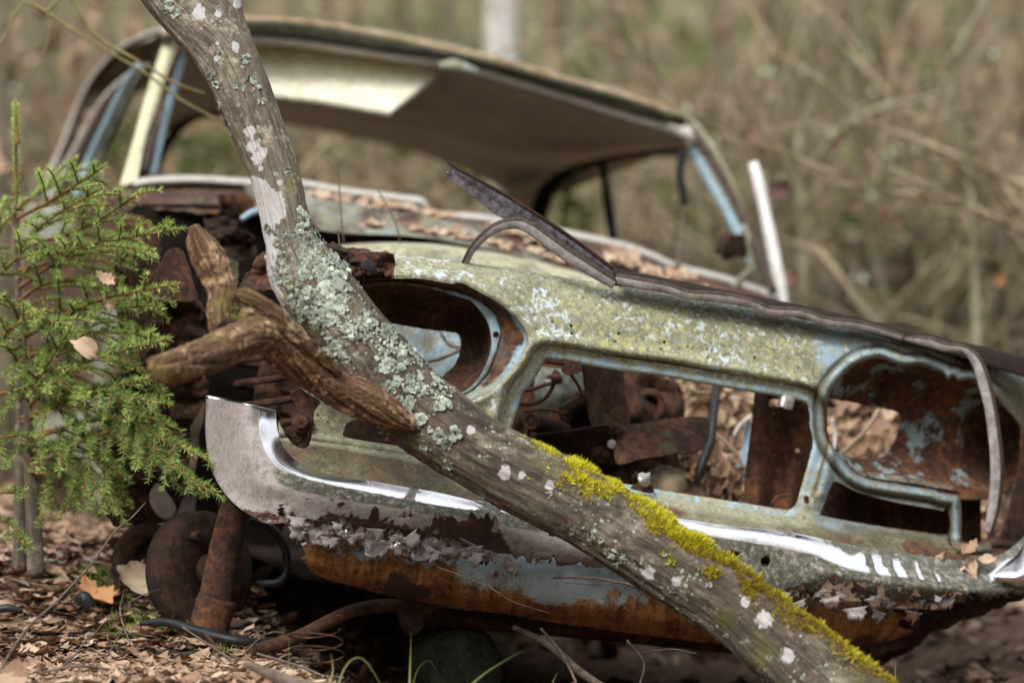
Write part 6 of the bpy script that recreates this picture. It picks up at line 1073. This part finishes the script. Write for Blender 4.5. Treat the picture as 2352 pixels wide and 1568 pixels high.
for k, (u, d, w_, m_, ln, lab) in enumerate([
    (1152, 13.5, 74, BI, .0, 'pale birch trunk standing behind the middle of the roof'), (803, 15, 34, TW, .004, 'slim reddish trunk behind the roof left of the birch'), (1275, 17, 60, TW, -.006, 'soft tan trunk behind the roof just right of the birch'),
    (15, 11, 40, BK, -.01, 'dark trunk at the far left edge above the spruce'), (668, 16, 30, BK, 0, 'thin brown trunk right behind the leaning trunk top'), (905, 19, 40, TW, .01, 'tan trunk between the slim reddish trunk and the birch'),
    (1010, 21, 34, BK, 0, 'distant dark trunk left of the birch'), (1400, 18, 44, BK, .012, 'brown trunk above the right half of the roof'), (1495, 22, 50, TW, -.01, 'distant tan trunk above the right roof corner'), (1640, 16, 40, BK, .01, 'brown trunk above the right pillar'),
    (1755, 20, 46, TW, 0, 'tan trunk above the white birch stick'), (215, 17, 44, BK, .012, 'brown trunk behind the rear quarter of the roof'), (320, 20, 36, TW, 0, 'distant tan trunk above the left pillar'), (120, 14, 26, BK, -.02, 'slim brown trunk left of the rear quarter'),
    (1900, 17, 40, BK, -.012, 'brown trunk behind the hanging red leaves'), (2050, 21, 44, TW, .01, 'tan trunk right of the hanging red leaves'), (2185, 15, 36, BK, .015, 'leaning brown trunk near the right edge'), (2320, 18, 50, TW, 0, 'tan trunk at the right edge'), (560, 22, 40, TW, 0, 'distant trunk seen beside the leaning trunk'), (740, 12.5, 26, TW, .01, 'thin trunk seen through the rear window'), (1030, 13, 30, BK, .0, 'brown trunk seen through the windscreen opening')]):
    tree_at('birch_tree' if m_ is BI else 'bare_tree', lab, u, d, w_, m_, 200 + k, ln, 8 + 3 * (k % 3))
# bare shrubs: built once per kind, then copied
def make_shrub(seed, h=1.5, lich=.0):
    q = np.random.default_rng(seed); o = thing('bare_shrub', (0, 0, 0), '', 'shrub'); st = MB(); tw = MB(); li = []
    def grow(p, d, L, r, lev):
        n = 4; P = [p]; dd = d
        for _ in range(n): dd = norm(dd + q.normal(0, .16, 3)); P.append(P[-1] + dd * L / n)
        P = np.array(P); v, f, al, ar = tube(P, np.linspace(r, r * .55, 5), 9, 6 if lev else 8, True, .15, 20); (st if lev == 0 else tw).add(v, f, 0, along=al, around=ar, green=.4)
        if lich and 0 < lev < 3 and q.random() < .5:
            for _ in range(1): s = q.random(); li.append((P[min(4, int(s * 5))] + q.normal(0, .01, 3), r))
        if lev < 3:
            for _ in range(3 if lev < 2 else 2):
                s = q.uniform(.3, 1); i = min(3, int(s * 4)); b = P[i] + (P[i + 1] - P[i]) * (s * 4 - i if i < 4 else 1); grow(b, norm(dd + q.normal(0, .65, 3)), L * q.uniform(.45, .75), r * .55, lev + 1)
    for k in range(4): grow(np.array([q.normal(0, .08), q.normal(0, .08), 0]), norm(np.array([q.normal(0, .45), q.normal(0, .3), 1.0])), h * q.uniform(.45, .65), .014 * q.uniform(.7, 1.4), 0)
    st.build('stem', M['bark_far'], o); tag(tw.build('crown', M['twig_far'], o), kind='stuff')
    if lich and li:
        pos = np.array([a for a, _ in li]); K = len(pos) * 5; pos = np.repeat(pos, 5, 0) + q.normal(0, .014, (K, 3)); d = norm(q.normal(0, 1, (K, 3))); X = norm(np.cross(d, q.normal(0, 1, (K, 3)))) * .010; Y = np.cross(d, X)
        v, f = stamp(np.array([(-.7, 0, 0), (.7, 0, 0), (.7, .3, 1), (-.7, .3, 1)]), [np.array([(0, 1, 2, 3)])], pos, X, Y, d * .014); MB().add(v, f, 0, tone=np.repeat(q.uniform(.3, 1, K), 4)).build('lichen', M['lichen_leaf'], o, smooth=False)['kind'] = 'stuff'
    return o
def copy_tree(o):
    c = o.copy(); scene.collection.objects.link(c)
    for ch in list(o.children): k = ch.copy(); scene.collection.objects.link(k); k.parent = c
    return c
protos = [make_shrub(301, 1.5), make_shrub(302, 1.3), make_shrub(303, 1.7, 1), make_shrub(304, 1.1)]
used = [False] * 4; q = np.random.default_rng(9)
spots = [(1720, 11.4, 0), (1835, 11.9, 2), (1960, 11.2, 1), (2090, 12, 2), (2210, 11, 2), (2330, 11.6, 1), (1880, 11.5, 0), (2020, 11.8, 1), (2160, 12.2, 0), (2290, 11.6, 2), (1650, 12, 1), (1780, 13, 2), (1930, 13.6, 0), (2100, 14, 1), (2250, 14.5, 0), (1560, 13, 0), (1440, 14, 1), (1330, 13, 1), (1230, 14.5, 0), (1060, 14, 1), (930, 13.2, 0), (820, 14.5, 1), (700, 13.4, 0), (590, 14, 1), (470, 12.8, 1), (350, 12.4, 0), (240, 11.6, 1), (130, 11.2, 0), (40, 11.9, 1), (-20, 10.8, 1), (90, 13.2, 2), (190, 14, 0), (300, 15, 1), (420, 15.5, 0), (1120, 16, 1), (1500, 16, 0), (1600, 17, 1), (1700, 15, 2), (1820, 16.5, 0), (1990, 17, 2), (2130, 17, 0), (2280, 16.5, 1), (1270, 11.2, 3), (1350, 11, 3), (1460, 11.4, 3), (1540, 10.9, 3), (-900, 10, 1), (-1500, 11, 0), (-2200, 12, 1), (-600, 12.5, 0), (-1100, 14, 2), (-1900, 15, 0), (-350, 11, 1), (2700, 9.5, 0), (3100, 10.5, 1), (3600, 11.5, 2), (4200, 12, 0), (2900, 13, 1), (3400, 15, 0), (2600, 11.5, 1), (4600, 14, 0)]
LABS = {0: 'bare brown thicket shrub out of focus in the wood behind the wreck', 1: 'dense bare shrub with fine twigs out of focus behind the wreck', 2: 'tall bare shrub with pale lichen on its twigs, out of focus behind the wreck', 3: 'low bare shrub seen through the open side of the cabin'}
for i, (u, d, k) in enumerate(spots):
    o = protos[k] if not used[k] else copy_tree(protos[k]); used[k] = True
    g = ground_at(u, d); o.location = tuple(g); o.rotation_euler = (0, 0, q.uniform(0, 6.28)); s = q.uniform(.8, 1.3); o.scale = (s, s, s * q.uniform(.9, 1.15))
    o['label'] = LABS[k]; o['group'] = 'bare shrubs behind the wreck'
# green undergrowth: low evergreen bushes
def bush(name, label, u, v, d, ru, rv, cnt, seed, t0, t1, size=.03):
    q = np.random.default_rng(seed); c = D(u, v, d); b = ground_at(u, d); o = thing(name, b, label, 'bush', 'green bushes in the wood behind')
    n = q.normal(0, 1, (cnt, 3)) * .5; pos = c + n * np.array([ru * d / FPX, ru * d / FPX * .6, rv * d / FPX])
    scatter('foliage', pos, np.array([0, -.3, 1.0]), size, .8, seed + 1, M['leaf_green'], o, t0, t1)
    mb = MB()
    for k in range(6): e = pos[k]; vv, f, al, ar = tube([b, (b + e) / 2 + q.normal(0, .02, 3), e], [.008, .005, .002], 10, 6); mb.add(vv, f, 0)
    mb.build('stem', M['twig_far'], o)
bush('green_bush', 'blurred bright green bush seen through the rear window beside the trunk', 470, 350, 13, 130, 90, 420, 401, .3, 1.0)
bush('green_bush', 'small yellow green bush behind the left door frame', 268, 330, 12, 50, 60, 160, 402, .6, 1.0)
bush('green_bush', 'olive green low bush at the right beyond the white birch stick', 1960, 560, 12, 200, 110, 500, 403, .1, .7)
bush('green_bush', 'dull green bush low at the far right', 2240, 620, 13, 150, 110, 300, 404, .0, .6)
bush('green_bush', 'yellow green bush seen between the dark pillars at the right', 1325, 480, 12, 50, 60, 120, 405, .4, .9)
bush('green_bush', 'faint green bush high in the wood at the right', 2000, 150, 16, 150, 110, 320, 406, .0, .6)
bush('green_bush', 'faint green bush behind the roof between two trunks', 980, 60, 17, 160, 90, 240, 407, .1, .6)

# added ring of unseen spruces, blocks the low sky light round the clearing
q = np.random.default_rng(77); K = 620; ang = q.uniform(0, 2 * np.pi, K); rr_ = q.uniform(20, 44, K); X0 = np.sin(ang) * rr_; Y0 = 7 + np.cos(ang) * rr_
ok = ~((Y0 > 5) & (np.abs(X0) < 1.2 + .19 * Y0)) & ~((Y0 < 2) & (np.abs(X0) < -Y0 * 1.3 + 2) & (rr_ < 36)); X0, Y0 = X0[ok], Y0[ok]; K = len(X0); Hh = q.uniform(8, 15, K)
tv = []; tf = []
for L in range(15):
    z0 = .05 + .063 * L; r0 = .16 * (1 - L / 15.6)
    for j in range(16):
        a = 2 * np.pi * j / 16 + L * .37; k = len(tv); rj = r0 * (1 + .4 * math.sin(5.1 * j + 2 * L)); w_ = .10
        tv += [(math.cos(a) * rj * .12, math.sin(a) * rj * .12, z0 + .05), (math.cos(a - w_) * rj * .6, math.sin(a - w_) * rj * .6, z0 + .012), (math.cos(a) * rj, math.sin(a) * rj, z0 - .02), (math.cos(a + w_) * rj * .6, math.sin(a + w_) * rj * .6, z0 + .018)]
        tf.append((k, k + 1, k + 2, k + 3))
o1 = np.ones(K); pos = np.stack([X0, Y0, Gz(X0, Y0) - .3], -1); z_ = np.zeros(K)
v, f = stamp(np.array(tv), [np.array(tf)], pos, np.stack([Hh, z_, z_], 1), np.stack([z_, Hh, z_], 1), np.stack([z_, z_, Hh], 1))
tag(MB().add(v, f, 0, tone=np.repeat(q.uniform(0, .35, K), len(tv))).build('shade_wood', M['leaf_green'], smooth=False), kind='stuff')

# heaps of withered undergrowth, brown and olive
def withered(seed, mat, t0, t1):
    q = np.random.default_rng(seed); o = thing('withered_bush', (0, 0, 0), '', 'bush', 'withered undergrowth behind the wreck'); n = q.normal(0, 1, (260, 3)) * np.array([.35, .25, .2]) + np.array([0, 0, .35]); n[:, 2] = np.abs(n[:, 2])
    scatter('foliage', n, np.array([0, -.4, 1.0]), .06, .9, seed, mat, o, t0, t1); mb = MB()
    for k in range(9): e = n[k]; vv, f, al, ar = tube([(0, 0, 0), e * .6 + q.normal(0, .04, 3), e * 1.2], [.008, .006, .003], 10, 6); mb.add(vv, f, 0)
    tag(mb.build('stem', M['twig_far'], o), kind='stuff'); return o
wp = [withered(501, M['leaf'], .2, .75), withered(502, M['leaf_green'], .1, .6), withered(503, M['leaf'], .3, .78)]; wu = [False] * 3
WL = ['heap of brown withered undergrowth blurred behind the wreck', 'olive green undergrowth heap blurred behind the wreck', 'pale tan withered undergrowth blurred behind the wreck']
for i, (u, d, k) in enumerate([(100, 12, 0), (230, 15, 1), (420, 14, 2), (560, 17, 0), (720, 15, 1), (880, 18, 2), (980, 15, 0), (1080, 19, 1), (1230, 17, 2), (1350, 15.5, 0), (1480, 18, 1), (1600, 15, 2), (1720, 17, 0), (1800, 14, 1), (1900, 18.5, 2), (2000, 15, 0), (2100, 17, 2), (2200, 14, 1), (2300, 16, 0), (2340, 13, 2), (1950, 21, 1), (1700, 22, 0), (2150, 22, 2), (1300, 22, 1), (640, 22, 2), (250, 20, 0)]):
    o = wp[k] if not wu[k] else copy_tree(wp[k]); wu[k] = True; g = ground_at(u, d); o.location = tuple(g); o.rotation_euler = (0, 0, q.uniform(0, 6.28)); s_ = q.uniform(.8, 1.8); o.scale = (s_, s_, s_ * q.uniform(.9, 1.9)); o['label'] = WL[k]

for lab, pts, w_, fork in (('slender lichen spotted stem behind the hanging red leaves', [(1842, -60, 10.6), (1846, 70, 10.6), (1858, 150, 10.6), (1864, 230, 10.6), (1836, 320, 10.6), (1840, 480, 10.6), (1850, 1000, 10.6)], [11, 13, 15, 17, 18, 20, 26], [([(1850, 420, 10.6), (1900, 330, 10.55), (1965, 276, 10.5), (2050, 240, 10.5), (2130, 226, 10.5), (2195, 190, 10.5), (2262, 100, 10.5), (2330, 30, 10.5)], [16, 18, 18, 17, 15, 12, 9, 6])]),
    ('pale lichen crusted stem near the right edge of the wood', [(2290, -60, 10.2), (2244, 36, 10.2), (2202, 112, 10.2), (2188, 200, 10.2), (2176, 262, 10.2), (2212, 340, 10.2), (2235, 520, 10.2), (2250, 1000, 10.2)], [9, 14, 17, 16, 15, 15, 19, 26], [([(2204, 110, 10.2), (2140, 170, 10.15), (2060, 200, 10.1)], [12, 9, 5]), ([(2214, 350, 10.2), (2290, 300, 10.2), (2380, 230, 10.2)], [11, 8, 5])])):
    stick('slender_tree', lab, pts, w_, M['lichen_bark'], 80, 9, .35, 'tree', fork=fork)
for n_, lab, cat in (('forest_floor', 'leaf covered forest floor rising gently into the wood', 'ground'), ('leaf_litter', 'brown leaf litter and pine needles covering the forest floor', 'leaf litter'), ('leaf_mould', 'dark leaf mould filling the engine bay of the wreck', 'leaf mould'), ('leaf_heap', 'heap of brown leaves inside the engine bay behind the grille opening', 'leaves'),
                     ('cowl_leaves', 'brown leaves drifted along the cowl under the windscreen', 'leaves'), ('shade_wood', 'unseen mass of dark spruces added to block low sky light', 'wood')):
    tag(bpy.data.objects[n_], lab, cat)
for o in scene.objects:
    if o.name.startswith('moss_cushion'): o['kind'] = 'stuff'
